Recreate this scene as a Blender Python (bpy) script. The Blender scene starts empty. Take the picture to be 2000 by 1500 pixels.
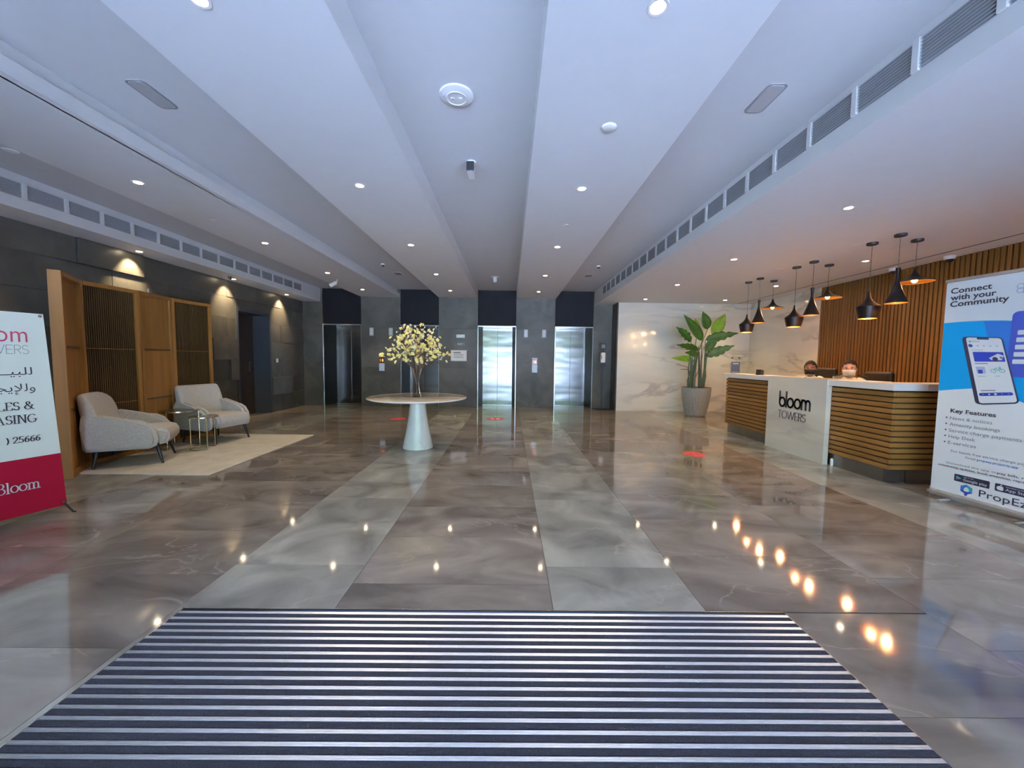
import bpy, bmesh, math, random
from mathutils import Vector, Matrix
random.seed(7)
C = bpy.context.scene.collection
S = bpy.context.scene
PI = math.pi

# ------------------------------------------------------------------ camera
cam_d = bpy.data.cameras.new('camera'); cam = bpy.data.objects.new('camera', cam_d); C.objects.link(cam)
cam_d.sensor_fit = 'HORIZONTAL'; cam_d.sensor_width = 36.0; cam_d.lens = 740 / 2000 * 36.0
cam_d.clip_start = 0.02; cam_d.clip_end = 300
cam.matrix_world = (Matrix.Translation((0, 0, 1.35)) @ Matrix.Rotation(-0.0061, 4, 'Z')
                    @ Matrix.Rotation(PI / 2 - 0.06336, 4, 'X') @ Matrix.Rotation(math.atan(.0115), 4, 'Z'))
S.camera = cam

# ------------------------------------------------------------------ world, sun, exposure
w = bpy.data.worlds.new('world'); S.world = w; w.use_nodes = True
nt = w.node_tree; nt.nodes.clear()
o_ = nt.nodes.new('ShaderNodeOutputWorld'); b_ = nt.nodes.new('ShaderNodeBackground')
g_ = nt.nodes.new('ShaderNodeValToRGB'); s_ = nt.nodes.new('ShaderNodeSeparateXYZ'); t_ = nt.nodes.new('ShaderNodeTexCoord')
nt.links.new(t_.outputs['Generated'], s_.inputs[0]); nt.links.new(s_.outputs['Z'], g_.inputs[0])
nt.links.new(g_.outputs[0], b_.inputs[0]); nt.links.new(b_.outputs[0], o_.inputs[0])
g_.color_ramp.elements[0].position = 0.0; g_.color_ramp.elements[0].color = (0.42, 0.60, 1, 1)
g_.color_ramp.elements[1].position = 0.6; g_.color_ramp.elements[1].color = (0.20, 0.36, 0.95, 1)
b_.inputs[1].default_value = 7.5

sd = bpy.data.lights.new('sun', 'SUN'); sd.energy = 215.0; sd.color = (0.52, 0.64, 1.0); sd.angle = 0.01
sun = bpy.data.objects.new('sun', sd); C.objects.link(sun)
sun.rotation_euler = Vector((0.25, -0.25, -1)).to_track_quat('-Z', 'Y').to_euler()

# daylight portal in the opening of the glass front: guides sky light, adds none
pd = bpy.data.lights.new('daylight_portal', 'AREA'); pd.shape = 'RECTANGLE'; pd.size = 7.0; pd.size_y = 3.0
pd.cycles.is_portal = True
po = bpy.data.objects.new('daylight_portal', pd); C.objects.link(po)
po.location = (0.2, -1.25, 1.55); po.rotation_euler = (PI / 2, 0, 0)

S.view_settings.view_transform = 'Standard'; S.view_settings.look = 'None'
S.view_settings.exposure = 0.6; S.view_settings.gamma = 1.0; S.view_settings.use_curve_mapping = False
DOWN = 58.0      # watts of each recessed downlight
PEND = 11.0       # watts of each pendant bulb

# ------------------------------------------------------------------ materials
def new_mat(name):
    m = bpy.data.materials.new(name); m.use_nodes = True
    return m, m.node_tree, m.node_tree.nodes['Principled BSDF']

def N(t, kind, **kw):
    n = t.nodes.new('ShaderNode' + kind)
    for k, v in kw.items():
        if k in n.inputs.keys() if hasattr(n.inputs, 'keys') else False: n.inputs[k].default_value = v
        else: setattr(n, k, v)
    return n

def plain(name, col, rough=0.5, metal=0.0, emit=None, es=0.0, spec=0.5, noise=0.0, nscale=8.0, bump=0.0, bscale=80.0, stretch=(1, 1, 1), coat=0.0):
    """one colour with a little procedural unevenness"""
    m, t, p = new_mat(name)
    p.inputs['Roughness'].default_value = rough; p.inputs['Metallic'].default_value = metal
    p.inputs['Specular IOR Level'].default_value = spec; p.inputs['Coat Weight'].default_value = coat
    tc = N(t, 'TexCoord'); mp = N(t, 'Mapping'); mp.inputs['Scale'].default_value = stretch
    t.links.new(tc.outputs['Object'], mp.inputs[0])
    nz = N(t, 'TexNoise'); nz.inputs['Scale'].default_value = nscale; nz.inputs['Detail'].default_value = 5
    t.links.new(mp.outputs[0], nz.inputs['Vector'])
    cr = N(t, 'ValToRGB'); k = noise
    cr.color_ramp.elements[0].position = 0.3; cr.color_ramp.elements[1].position = 0.7
    cr.color_ramp.elements[0].color = tuple(c * (1 - k) for c in col) + (1,)
    cr.color_ramp.elements[1].color = tuple(min(1, c * (1 + k)) for c in col) + (1,)
    t.links.new(nz.outputs[0], cr.inputs[0]); t.links.new(cr.outputs[0], p.inputs['Base Color'])
    if bump:
        n2 = N(t, 'TexNoise'); n2.inputs['Scale'].default_value = bscale; n2.inputs['Detail'].default_value = 3
        t.links.new(mp.outputs[0], n2.inputs['Vector'])
        bp = N(t, 'Bump'); bp.inputs['Strength'].default_value = bump; bp.inputs['Distance'].default_value = 0.01
        t.links.new(n2.outputs[0], bp.inputs['Height']); t.links.new(bp.outputs[0], p.inputs['Normal'])
    if emit:
        p.inputs['Emission Color'].default_value = emit + (1,); p.inputs['Emission Strength'].default_value = es
    return m

def marble(name, base, vein, rough, vscale=0.9, cloud=(0.9, 1.0), amount=0.5, vein_w=0.02, spec=0.5, rnd=0.0, cscale=1.5, stretch=(1, 1, 1)):
    m, t, p = new_mat(name)
    p.inputs['Roughness'].default_value = rough; p.inputs['Specular IOR Level'].default_value = spec
    tc = N(t, 'TexCoord'); mp = N(t, 'Mapping'); mp.inputs['Scale'].default_value = stretch
    t.links.new(tc.outputs['Object'], mp.inputs[0])
    oi = N(t, 'ObjectInfo')
    if rnd:
        cb = N(t, 'CombineXYZ'); mu = N(t, 'Math', operation='MULTIPLY'); mu.inputs[1].default_value = 40.0
        t.links.new(oi.outputs['Random'], mu.inputs[0]); t.links.new(mu.outputs[0], cb.inputs[0]); t.links.new(mu.outputs[0], cb.inputs[2])
        t.links.new(cb.outputs[0], mp.inputs['Location'])
    n1 = N(t, 'TexNoise'); n1.inputs['Scale'].default_value = cscale; n1.inputs['Detail'].default_value = 6; n1.inputs['Distortion'].default_value = 0.8
    t.links.new(mp.outputs[0], n1.inputs['Vector'])
    c1 = N(t, 'ValToRGB'); c1.color_ramp.elements[0].position = 0.3; c1.color_ramp.elements[1].position = 0.72
    c1.color_ramp.elements[0].color = tuple(c * cloud[0] for c in base) + (1,)
    c1.color_ramp.elements[1].color = tuple(min(1, c * cloud[1]) for c in base) + (1,)
    t.links.new(n1.outputs[0], c1.inputs[0])
    n2 = N(t, 'TexNoise'); n2.inputs['Scale'].default_value = vscale; n2.inputs['Detail'].default_value = 7; n2.inputs['Distortion'].default_value = 1.3
    t.links.new(mp.outputs[0], n2.inputs['Vector'])
    # thin veins where the noise crosses one half
    s = N(t, 'Math', operation='SUBTRACT'); s.inputs[1].default_value = 0.5
    a = N(t, 'Math', operation='ABSOLUTE'); mr = N(t, 'MapRange')
    mr.inputs['From Min'].default_value = 0.0; mr.inputs['From Max'].default_value = vein_w
    mr.inputs['To Min'].default_value = 1.0; mr.inputs['To Max'].default_value = 0.0
    t.links.new(n2.outputs[0], s.inputs[0]); t.links.new(s.outputs[0], a.inputs[0]); t.links.new(a.outputs[0], mr.inputs['Value'])
    n3 = N(t, 'TexNoise'); n3.inputs['Scale'].default_value = vscale * 1.1
    t.links.new(mp.outputs[0], n3.inputs['Vector'])
    r3 = N(t, 'MapRange'); r3.inputs['From Min'].default_value = 0.48; r3.inputs['From Max'].default_value = 0.62
    r3.inputs['To Max'].default_value = amount
    t.links.new(n3.outputs[0], r3.inputs['Value'])
    mm = N(t, 'Math', operation='MULTIPLY'); t.links.new(mr.outputs[0], mm.inputs[0]); t.links.new(r3.outputs[0], mm.inputs[1])
    mx = N(t, 'Mix', data_type='RGBA'); t.links.new(mm.outputs[0], mx.inputs[0])
    t.links.new(c1.outputs[0], mx.inputs[6]); mx.inputs[7].default_value = vein + (1,)
    out = mx.outputs[2]
    if rnd:
        hs = N(t, 'HueSaturation'); r4 = N(t, 'MapRange'); r4.inputs['To Min'].default_value = 1 - rnd; r4.inputs['To Max'].default_value = 1 + rnd
        t.links.new(oi.outputs['Random'], r4.inputs['Value']); t.links.new(r4.outputs[0], hs.inputs['Value'])
        t.links.new(out, hs.inputs['Color']); out = hs.outputs[0]
    t.links.new(out, p.inputs['Base Color'])
    return m

def wood(name, col, rough=0.45, grain=(30, 30, 2), dark=0.6):
    m, t, p = new_mat(name); p.inputs['Roughness'].default_value = rough
    tc = N(t, 'TexCoord'); mp = N(t, 'Mapping'); mp.inputs['Scale'].default_value = grain
    t.links.new(tc.outputs['Object'], mp.inputs[0])
    n1 = N(t, 'TexNoise'); n1.inputs['Scale'].default_value = 1.0; n1.inputs['Detail'].default_value = 6; n1.inputs['Distortion'].default_value = 0.4
    t.links.new(mp.outputs[0], n1.inputs['Vector'])
    c1 = N(t, 'ValToRGB'); c1.color_ramp.elements[0].position = 0.3; c1.color_ramp.elements[1].position = 0.7
    c1.color_ramp.elements[0].color = tuple(c * dark for c in col) + (1,); c1.color_ramp.elements[1].color = col + (1,)
    t.links.new(n1.outputs[0], c1.inputs[0])
    oi = N(t, 'ObjectInfo'); hs = N(t, 'HueSaturation'); r4 = N(t, 'MapRange'); r4.inputs['To Min'].default_value = 0.85; r4.inputs['To Max'].default_value = 1.15
    t.links.new(oi.outputs['Random'], r4.inputs['Value']); t.links.new(r4.outputs[0], hs.inputs['Value'])
    t.links.new(c1.outputs[0], hs.inputs['Color']); t.links.new(hs.outputs[0], p.inputs['Base Color'])
    return m

def glass_sheet(name, tint=(0.93, 0.96, 0.97)):
    m, t, p = new_mat(name); t.nodes.remove(p)
    out = t.nodes['Material Output']
    tr = N(t, 'BsdfTransparent'); tr.inputs[0].default_value = tint + (1,)
    gl = N(t, 'BsdfGlossy'); gl.inputs['Roughness'].default_value = 0.01
    fr = N(t, 'Fresnel'); fr.inputs[0].default_value = 1.45
    mx = N(t, 'MixShader'); t.links.new(fr.outputs[0], mx.inputs[0]); t.links.new(tr.outputs[0], mx.inputs[1]); t.links.new(gl.outputs[0], mx.inputs[2])
    t.links.new(mx.outputs[0], out.inputs[0])
    return m

def brushed_door(name):
    m, t, p = new_mat(name)
    p.inputs['Base Color'].default_value = (0.17, 0.165, 0.155, 1); p.inputs['Metallic'].default_value = 1.0; p.inputs['Roughness'].default_value = 0.2
    tc = N(t, 'TexCoord'); mp = N(t, 'Mapping'); mp.inputs['Scale'].default_value = (0.55, 1, 2.2)
    t.links.new(tc.outputs['Object'], mp.inputs[0])
    n = N(t, 'TexNoise'); n.inputs['Scale'].default_value = 1.5; n.inputs['Detail'].default_value = 1
    t.links.new(mp.outputs[0], n.inputs['Vector'])
    bp = N(t, 'Bump'); bp.inputs['Strength'].default_value = 0.3; bp.inputs['Distance'].default_value = 0.04
    t.links.new(n.outputs[0], bp.inputs['Height']); t.links.new(bp.outputs[0], p.inputs['Normal'])
    return m

M = {}
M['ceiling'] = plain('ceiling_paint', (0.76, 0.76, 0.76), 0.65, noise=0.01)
M['recessshade'] = plain('ceiling_paint_recess_shade', (0.60, 0.60, 0.595), 0.7, noise=0.01)  # ceiling paint greyed evenly, the shade of the recesses put into the colour
M['white'] = plain('white_plastic', (0.80, 0.80, 0.79), 0.35)
M['offwhite'] = plain('offwhite_plastic', (0.62, 0.62, 0.60), 0.4)
M['black'] = plain('black_plastic', (0.012, 0.012, 0.014), 0.3)
M['blackm'] = plain('black_matte', (0.02, 0.019, 0.018), 0.55, noise=0.2)
M['louvre'] = plain('grey_louvre', (0.50, 0.51, 0.53), 0.5)
M['duct'] = plain('duct_black', (0.24, 0.242, 0.246), 0.7)
M['pier'] = marble('grey_stone_pier', (0.095, 0.087, 0.066), (0.16, 0.15, 0.13), 0.45, 1.1, (0.68, 1.28), 0.35, 0.03, spec=0.3, rnd=0.06, cscale=1.6)
M['header'] = plain('near_black_panel', (0.012, 0.012, 0.013), 0.6, spec=0.15, noise=0.15, nscale=2)
M['lefttile'] = marble('dark_stone_tile', (0.080, 0.073, 0.058), (0.12, 0.12, 0.11), 0.34, 1.3, (0.75, 1.25), 0.3, 0.03, rnd=0.13, cscale=2.5)
M['whitemarble'] = marble('white_marble', (0.78, 0.735, 0.64), (0.40, 0.37, 0.34), 0.09, 0.6, (0.84, 1.03), 0.7, 0.035, stretch=(0.45, 0.45, 1.9), cscale=0.9)
M['tablemarble'] = marble('table_marble', (0.76, 0.74, 0.70), (0.52, 0.48, 0.42), 0.12, 2.2, (0.86, 1.03), 0.5, 0.03, cscale=3)
M['tabletop'] = marble('table_top_marble', (0.62, 0.53, 0.40), (0.36, 0.28, 0.18), 0.08, 2.6, (0.72, 1.12), 0.55, 0.05, cscale=4)
M['tiledark'] = marble('polished_brown_grey_tile', (0.185, 0.160, 0.135), (0.34, 0.30, 0.26), 0.06, 1.2, (0.58, 1.45), 0.55, 0.012, spec=0.8, rnd=0.08, cscale=2.0, stretch=(0.8, 1.4, 1))
M['tilelight'] = marble('polished_pale_grey_tile', (0.25, 0.242, 0.212), (0.38, 0.36, 0.32), 0.06, 1.1, (0.62, 1.50), 0.45, 0.012, spec=0.8, rnd=0.06, cscale=2.0)
M['grout'] = plain('grout', (0.06, 0.056, 0.05), 0.8)
M['steel'] = plain('polished_steel', (0.72, 0.72, 0.72), 0.16, 1.0)
M['darksteel'] = plain('dark_steel', (0.075, 0.07, 0.06), 0.32, 1.0, noise=0.1)
M['doorleaf'] = brushed_door('lift_door_steel')
M['alu'] = plain('aluminium_rail', (0.92, 0.93, 0.95), 0.38, 1.0, noise=0.05, nscale=20)
M['matcarpet'] = plain('navy_mat_pile', (0.034, 0.037, 0.056), 0.95, noise=0.5, nscale=220, bump=0.7, bscale=400)
M['slat'] = wood('wall_slat_oak', (0.185, 0.080, 0.013), 0.42, (26, 26, 1.2), 0.7)
M['deskslat'] = wood('desk_slat_oak', (0.32, 0.150, 0.032), 0.4, (2, 2, 40), 0.72)
M['screenwood'] = wood('screen_oak', (0.32, 0.136, 0.022), 0.62, (14, 14, 1.0), 0.75)
M['screendark'] = wood('screen_dark_slat', (0.085, 0.046, 0.016), 0.32, (30, 30, 1.0), 0.7)
M['woodback'] = plain('dark_wood_backing', (0.05, 0.022, 0.008), 0.7, noise=0.2)
M['kick'] = plain('brushed_kick_plate', (0.36, 0.34, 0.31), 0.3, 0.9, noise=0.08)
M['counter'] = plain('white_counter_stone', (0.80, 0.77, 0.74), 0.2, noise=0.03, nscale=5)
M['fabric'] = plain('light_grey_weave', (0.50, 0.47, 0.44), 0.9, noise=0.14, nscale=70, bump=0.35, bscale=260)
M['leg'] = plain('black_wood_leg', (0.012, 0.011, 0.011), 0.35)
M['rug'] = plain('cream_rug', (0.50, 0.45, 0.37), 0.95, noise=0.12, nscale=5, bump=0.5, bscale=160)
M['brass'] = plain('brass', (0.62, 0.50, 0.30), 0.22, 1.0)
M['smoke'] = plain('smoked_glass', (0.05, 0.06, 0.055), 0.04, 0.0, spec=0.8)
M['planter'] = plain('ribbed_grey_planter', (0.26, 0.27, 0.25), 0.55, noise=0.1, nscale=20)
M['soil'] = plain('dark_soil', (0.05, 0.032, 0.02), 0.95, noise=0.4, nscale=40, bump=0.8, bscale=60)
M['leafa'] = plain('deep_green_leaf', (0.045, 0.115, 0.014), 0.45, spec=0.35, noise=0.3, nscale=9)
M['leafb'] = plain('bright_green_leaf', (0.19, 0.34, 0.02), 0.45, spec=0.35, noise=0.25, nscale=9)
M['stem'] = plain('green_stalk', (0.075, 0.11, 0.035), 0.45, noise=0.3, nscale=20)
M['twig'] = plain('brown_twig', (0.09, 0.05, 0.032), 0.7, noise=0.3, nscale=60)
M['blossom'] = plain('pale_yellow_petal', (0.92, 0.70, 0.22), 0.6, noise=0.2, nscale=60)
M['blossomw'] = plain('cream_petal', (0.88, 0.79, 0.52), 0.6, noise=0.15, nscale=60)
M['shade'] = plain('blackened_brass_shade', (0.020, 0.014, 0.012), 0.42, 0.6, noise=0.2)
M['gold'] = plain('hammered_gold_lining', (0.90, 0.46, 0.12), 0.32, 1.0, bump=0.4, bscale=60)
M['bulb'] = plain('warm_bulb', (1, 0.8, 0.5), 0.5, emit=(1.0, 0.50, 0.14), es=40)
M['led'] = plain('downlight_lamp', (1, 0.9, 0.7), 0.5, emit=(1.0, 0.80, 0.52), es=55)
M['redled'] = plain('red_led', (0.5, 0.02, 0.01), 0.5, emit=(1.0, 0.06, 0.03), es=4)
M['amber'] = plain('amber_digits', (1, 0.3, 0.05), 0.5, emit=(1.0, 0.30, 0.06), es=2.2)
M['display'] = plain('display_glass', (0.10, 0.022, 0.012), 0.15)
M['button'] = plain('pale_call_plate', (0.55, 0.68, 0.80), 0.3)
M['skin1'] = plain('brown_skin', (0.24, 0.115, 0.065), 0.5, noise=0.06)
M['skin2'] = plain('light_skin', (0.55, 0.30, 0.22), 0.5, noise=0.06)
M['hair'] = plain('black_hair', (0.008, 0.006, 0.006), 0.8, spec=0.15, bump=0.5, bscale=200)
M['shirt'] = plain('white_shirt', (0.74, 0.70, 0.66), 0.8, noise=0.04)
M['trouser'] = plain('dark_trousers', (0.02, 0.022, 0.03), 0.85)
M['lampframe'] = plain('grey_lamp_frame', (0.16, 0.16, 0.17), 0.5)
M['lampgrey'] = plain('unlit_diffuser', (0.30, 0.29, 0.28), 0.4)
M['eyewhite'] = plain('eye_white', (0.30, 0.26, 0.24), 0.4)
M['maskb'] = plain('black_mask', (0.012, 0.012, 0.014), 0.8)
M['maskw'] = plain('pale_blue_mask', (0.62, 0.70, 0.76), 0.8)
M['leather'] = plain('black_leather', (0.009, 0.009, 0.010), 0.5, spec=0.3, noise=0.2)
M['paper'] = plain('white_paper', (0.78, 0.78, 0.76), 0.6)
M['bannerw'] = plain('banner_white', (0.84, 0.87, 0.90), 0.45)
M['bannerc'] = plain('banner_cream', (0.84, 0.83, 0.74), 0.5, bump=0.1, bscale=3)
M['red'] = plain('banner_crimson', (0.33, 0.002, 0.020), 0.55, spec=0.25)
M['inkred'] = plain('red_ink', (0.50, 0.05, 0.09), 0.5)
M['ink'] = plain('charcoal_ink', (0.045, 0.040, 0.050), 0.5)
M['inkg'] = plain('grey_ink', (0.22, 0.22, 0.24), 0.5)
M['inknavy'] = plain('navy_ink', (0.035, 0.035, 0.075), 0.5)
M['cyan'] = plain('cyan_print', (0.0, 0.34, 0.72), 0.45)
M['cyand'] = plain('blue_print', (0.03, 0.18, 0.55), 0.45)
M['royal'] = plain('royal_blue_print', (0.03, 0.055, 0.42), 0.45)
M['violet'] = plain('violet_blue_print', (0.06, 0.09, 0.40), 0.45)
M['teal'] = plain('teal_print', (0.02, 0.42, 0.46), 0.45)
M['lilac'] = plain('pale_lilac_print', (0.45, 0.52, 0.72), 0.45)
M['stickred'] = plain('red_sticker', (0.62, 0.05, 0.045), 0.35)
M['letter'] = plain('dark_raised_letter', (0.045, 0.048, 0.055), 0.35)
M['hair_grey'] = M['inkg']
M['glass'] = glass_sheet('window_glass')
M['vaseglass'] = glass_sheet('vase_glass', (0.82, 0.86, 0.86))
M['pave'] = plain('pale_paving', (0.50, 0.50, 0.49), 0.8, noise=0.1, nscale=2)
M['hedge'] = plain('hedge_green', (0.13, 0.19, 0.045), 0.8, noise=0.5, nscale=3)
M['sidewall'] = plain('inner_plaster', (0.42, 0.42, 0.41), 0.7)
M['rail_ext'] = plain('white_render', (0.75, 0.76, 0.78), 0.7)
M['signblue'] = plain('blue_sign', (0.16, 0.20, 0.38), 0.3)
M['frame'] = plain('charcoal_frame', (0.05, 0.052, 0.055), 0.35, 0.7)
M['doorwood'] = plain('dark_door_veneer', (0.035, 0.022, 0.016), 0.35, noise=0.2)
M['jamb'] = plain('blue_grey_jamb', (0.05, 0.056, 0.066), 0.5)

# ------------------------------------------------------------------ builders
def bm_new(): return bmesh.new()
def box(bm, a, b, bev=0.0):
    x0, y0, z0 = a; x1, y1, z1 = b
    r = bmesh.ops.create_cube(bm, size=1.0)
    vs = r['verts']
    for v in vs: v.co = Vector(((x0 + x1) / 2 + v.co.x * (x1 - x0), (y0 + y1) / 2 + v.co.y * (y1 - y0), (z0 + z1) / 2 + v.co.z * (z1 - z0)))
    if bev:
        es = list({e for v in vs for e in v.link_edges})
        bmesh.ops.bevel(bm, geom=es, offset=bev, segments=2, affect='EDGES', profile=0.5)
    return bm
def cyl(bm, c, r, h, seg=24, r2=None):
    """upright, from z = c.z to c.z + h"""
    q = bmesh.ops.create_cone(bm, cap_ends=True, segments=seg, radius1=r, radius2=r if r2 is None else r2, depth=h)
    bmesh.ops.translate(bm, verts=q['verts'], vec=Vector(c) + Vector((0, 0, h / 2)))
    return bm
def tube(bm, pts, rad, seg=8):
    pts = [Vector(p) for p in pts]; rings = []
    if not hasattr(rad, '__len__'): rad = [rad] * len(pts)
    for i, p in enumerate(pts):
        d = (pts[min(i + 1, len(pts) - 1)] - pts[max(i - 1, 0)]).normalized()
        up = Vector((0, 0, 1)) if abs(d.z) < 0.95 else Vector((1, 0, 0))
        a = d.cross(up).normalized(); b = d.cross(a)
        rings.append([bm.verts.new(p + (a * math.cos(2 * PI * k / seg) + b * math.sin(2 * PI * k / seg)) * rad[i]) for k in range(seg)])
    for i in range(len(rings) - 1):
        for k in range(seg):
            bm.faces.new((rings[i][k], rings[i][(k + 1) % seg], rings[i + 1][(k + 1) % seg], rings[i + 1][k]))
    bm.faces.new(rings[0][::-1]); bm.faces.new(rings[-1])
    return bm
def lathe(bm, prof, seg=32, c=(0, 0, 0), closed=False):
    rings = []
    for r, z in prof:
        if r < 1e-5: rings.append([bm.verts.new((c[0], c[1], c[2] + z))])
        else: rings.append([bm.verts.new((c[0] + r * math.cos(2 * PI * k / seg), c[1] + r * math.sin(2 * PI * k / seg), c[2] + z)) for k in range(seg)])
    for A, B_ in zip(rings, rings[1:]):
        for k in range(seg):
            q = [A[k % len(A)], A[(k + 1) % len(A)], B_[(k + 1) % len(B_)], B_[k % len(B_)]]
            q2 = []
            for v in q:
                if v not in q2: q2.append(v)
            if len(q2) > 2: bm.faces.new(q2)
    return bm
def prism(bm, pts, y0, y1):
    """outline (x, z) pushed from y0 to y1"""
    A = [bm.verts.new((x, y0, z)) for x, z in pts]; B_ = [bm.verts.new((x, y1, z)) for x, z in pts]
    bm.faces.new(A); bm.faces.new(B_[::-1]); n = len(pts)
    for i in range(n): bm.faces.new((A[i], B_[i], B_[(i + 1) % n], A[(i + 1) % n]))
    return bm
def obj(name, bm, mat, parent=None, smooth=False, loc=None):
    bmesh.ops.recalc_face_normals(bm, faces=bm.faces)
    me = bpy.data.meshes.new(name); bm.to_mesh(me); bm.free(); me.materials.append(mat)
    if smooth:
        me.polygons.foreach_set('use_smooth', [True] * len(me.polygons))
        me.set_sharp_from_angle(angle=math.radians(40))
    o = bpy.data.objects.new(name, me); C.objects.link(o)
    if parent: o.parent = parent
    if loc: o.location = loc
    return o
def inst(src, parent=None, loc=None, rot=None, name=None):
    o = src.copy(); C.objects.link(o)
    if name: o.name = name
    if parent: o.parent = parent
    if loc is not None: o.location = loc
    if rot is not None: o.rotation_euler = rot
    return o
def tag(o, label=None, cat=None, group=None, kind=None):
    if label: o['label'] = label
    if cat: o['category'] = cat
    if group: o['group'] = group
    if kind: o['kind'] = kind
    return o
def thing(name, label, cat, loc=(0, 0, 0), rz=0.0, group=None, kind=None):
    o = bpy.data.objects.new(name, None); o.empty_display_size = 0.1; C.objects.link(o)
    o.location = loc; o.rotation_euler = (0, 0, rz)
    return tag(o, label, cat, group, kind)
def bx(name, a, b, mat, parent=None, bev=0.0):
    return obj(name, box(bm_new(), a, b, bev), mat, parent)
def copy_tree(src, loc, rz=None, label=None, group=None):
    r = src.copy(); C.objects.link(r); r.location = loc
    if rz is not None: r.rotation_euler = (0, 0, rz)
    if label: r['label'] = label
    if group: r['group'] = group
    for ch in list(src.children):
        c = ch.copy(); C.objects.link(c); c.parent = r
        for g in list(ch.children):
            d = g.copy(); C.objects.link(d); d.parent = c
    return r

# letters ----------------------------------------------------------
def text(s, x, z, width, size, mat, parent, bold=0.0, y=-0.002, depth=0.0006, name='printed_text', align='L'):
    """flat lettering in the parent's xz plane, left end x, baseline z, squeezed to width (None: natural)"""
    cu = bpy.data.curves.new('t', 'FONT'); cu.body = s; cu.size = size; cu.offset = bold * size; cu.resolution_u = 3
    ob = bpy.data.objects.new('t', cu); me = bpy.data.meshes.new_from_object(ob)
    bpy.data.objects.remove(ob); bpy.data.curves.remove(cu)
    xs = [v.co.x for v in me.vertices]; x0, x1 = min(xs), max(xs)
    k = width / (x1 - x0) if width else 1.0
    for v in me.vertices: v.co = Vector((x + (v.co.x - x0) * k - (0 if align == 'L' else (x1 - x0) * k), y - depth, z + v.co.y))
    me.materials.clear(); me.materials.append(mat)
    o = bpy.data.objects.new(name, me); C.objects.link(o); o.parent = parent
    return o

def pen(strokes, w, h=None, cap=1.0):
    """polylines drawn with an elliptical nib w wide and h high; list of convex quads in (x, z)"""
    h = w if h is None else h; out = []
    for st in strokes:
        for (ax, az), (bx_, bz) in zip(st, st[1:]):
            hull = []
            for k in range(12):
                a = 2 * PI * (k + 0.5) / 12; dx, dz = w / 2 * math.cos(a), h / 2 * math.sin(a)
                nx, nz = math.cos(a) / w, math.sin(a) / h
                d = (bx_ - ax) * math.cos(a) * h + (bz - az) * math.sin(a) * w
                hull.append((bx_ + dx, bz + dz) if d > 0 else (ax + dx, az + dz))
            out.append(hull)
    return out
def arc(cx, cz, rx, rz, a0, a1, n=14):
    return [(cx + rx * math.cos(math.radians(a0 + (a1 - a0) * i / n)), cz + rz * math.sin(math.radians(a0 + (a1 - a0) * i / n))) for i in range(n + 1)]
def word(glyphs, x, z, scale, wx, wz, mat, parent, y=-0.002, depth=0.001, xs=1.0, name='printed_text', gap=0.12):
    bm = bm_new(); cx = 0.0
    for g in glyphs:
        st, adv = g
        for q in pen([[(px + cx, pz) for px, pz in s] for s in st], wx, wz):
            A = [bm.verts.new((x + px * scale * xs, y - depth, z + pz * scale)) for px, pz in q]
            bm.faces.new(A)
            if depth > 0.003:
                B_ = [bm.verts.new((x + px * scale * xs, y, z + pz * scale)) for px, pz in q]; n = len(q)
                for i in range(n): bm.faces.new((A[i], B_[i], B_[(i + 1) % n], A[(i + 1) % n]))
        cx += adv + gap
    return obj(name, bm, mat, parent)
# unit glyphs: cap height 1, x height .66
G = {
 'b': ([[(0, 1), (0, 0.3)], arc(.3, .3, .3, .3, 0, 360, 24)], .62),
 'l': ([[(0, 1), (0, 0)]], .04),
 'o': ([arc(.3, .3, .3, .3, 0, 360, 24)], .62),
 'm': ([[(0, .6), (0, 0)], [(0, .35)] + arc(.2, .36, .2, .24, 180, 0), [(.4, .36), (.4, 0)], arc(.6, .36, .2, .24, 180, 0) + [(.8, 0)]], .82),
 'T': ([[(0, 1), (.7, 1)], [(.35, 1), (.35, 0)]], .62),
 'O': ([arc(.45, .5, .45, .5, 0, 360, 28)], .9),
 'W': ([[(0, 1), (.3, 0), (.6, 1), (.9, 0), (1.2, 1)]], 1.2),
 'E': ([[(.5, 1), (0, 1), (0, 0), (.5, 0)], [(0, .5), (.45, .5)]], .5),
 'R': ([[(0, 0), (0, 1), (.25, 1)] + arc(.25, .75, .25, .25, 90, -90) + [(0, .5)], [(.25, .5), (.5, 0)]], .5),
 'S': ([arc(.25, .75, .24, .25, 30, 270) + arc(.25, .25, .25, .25, 90, -150)], .5),
}
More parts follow.
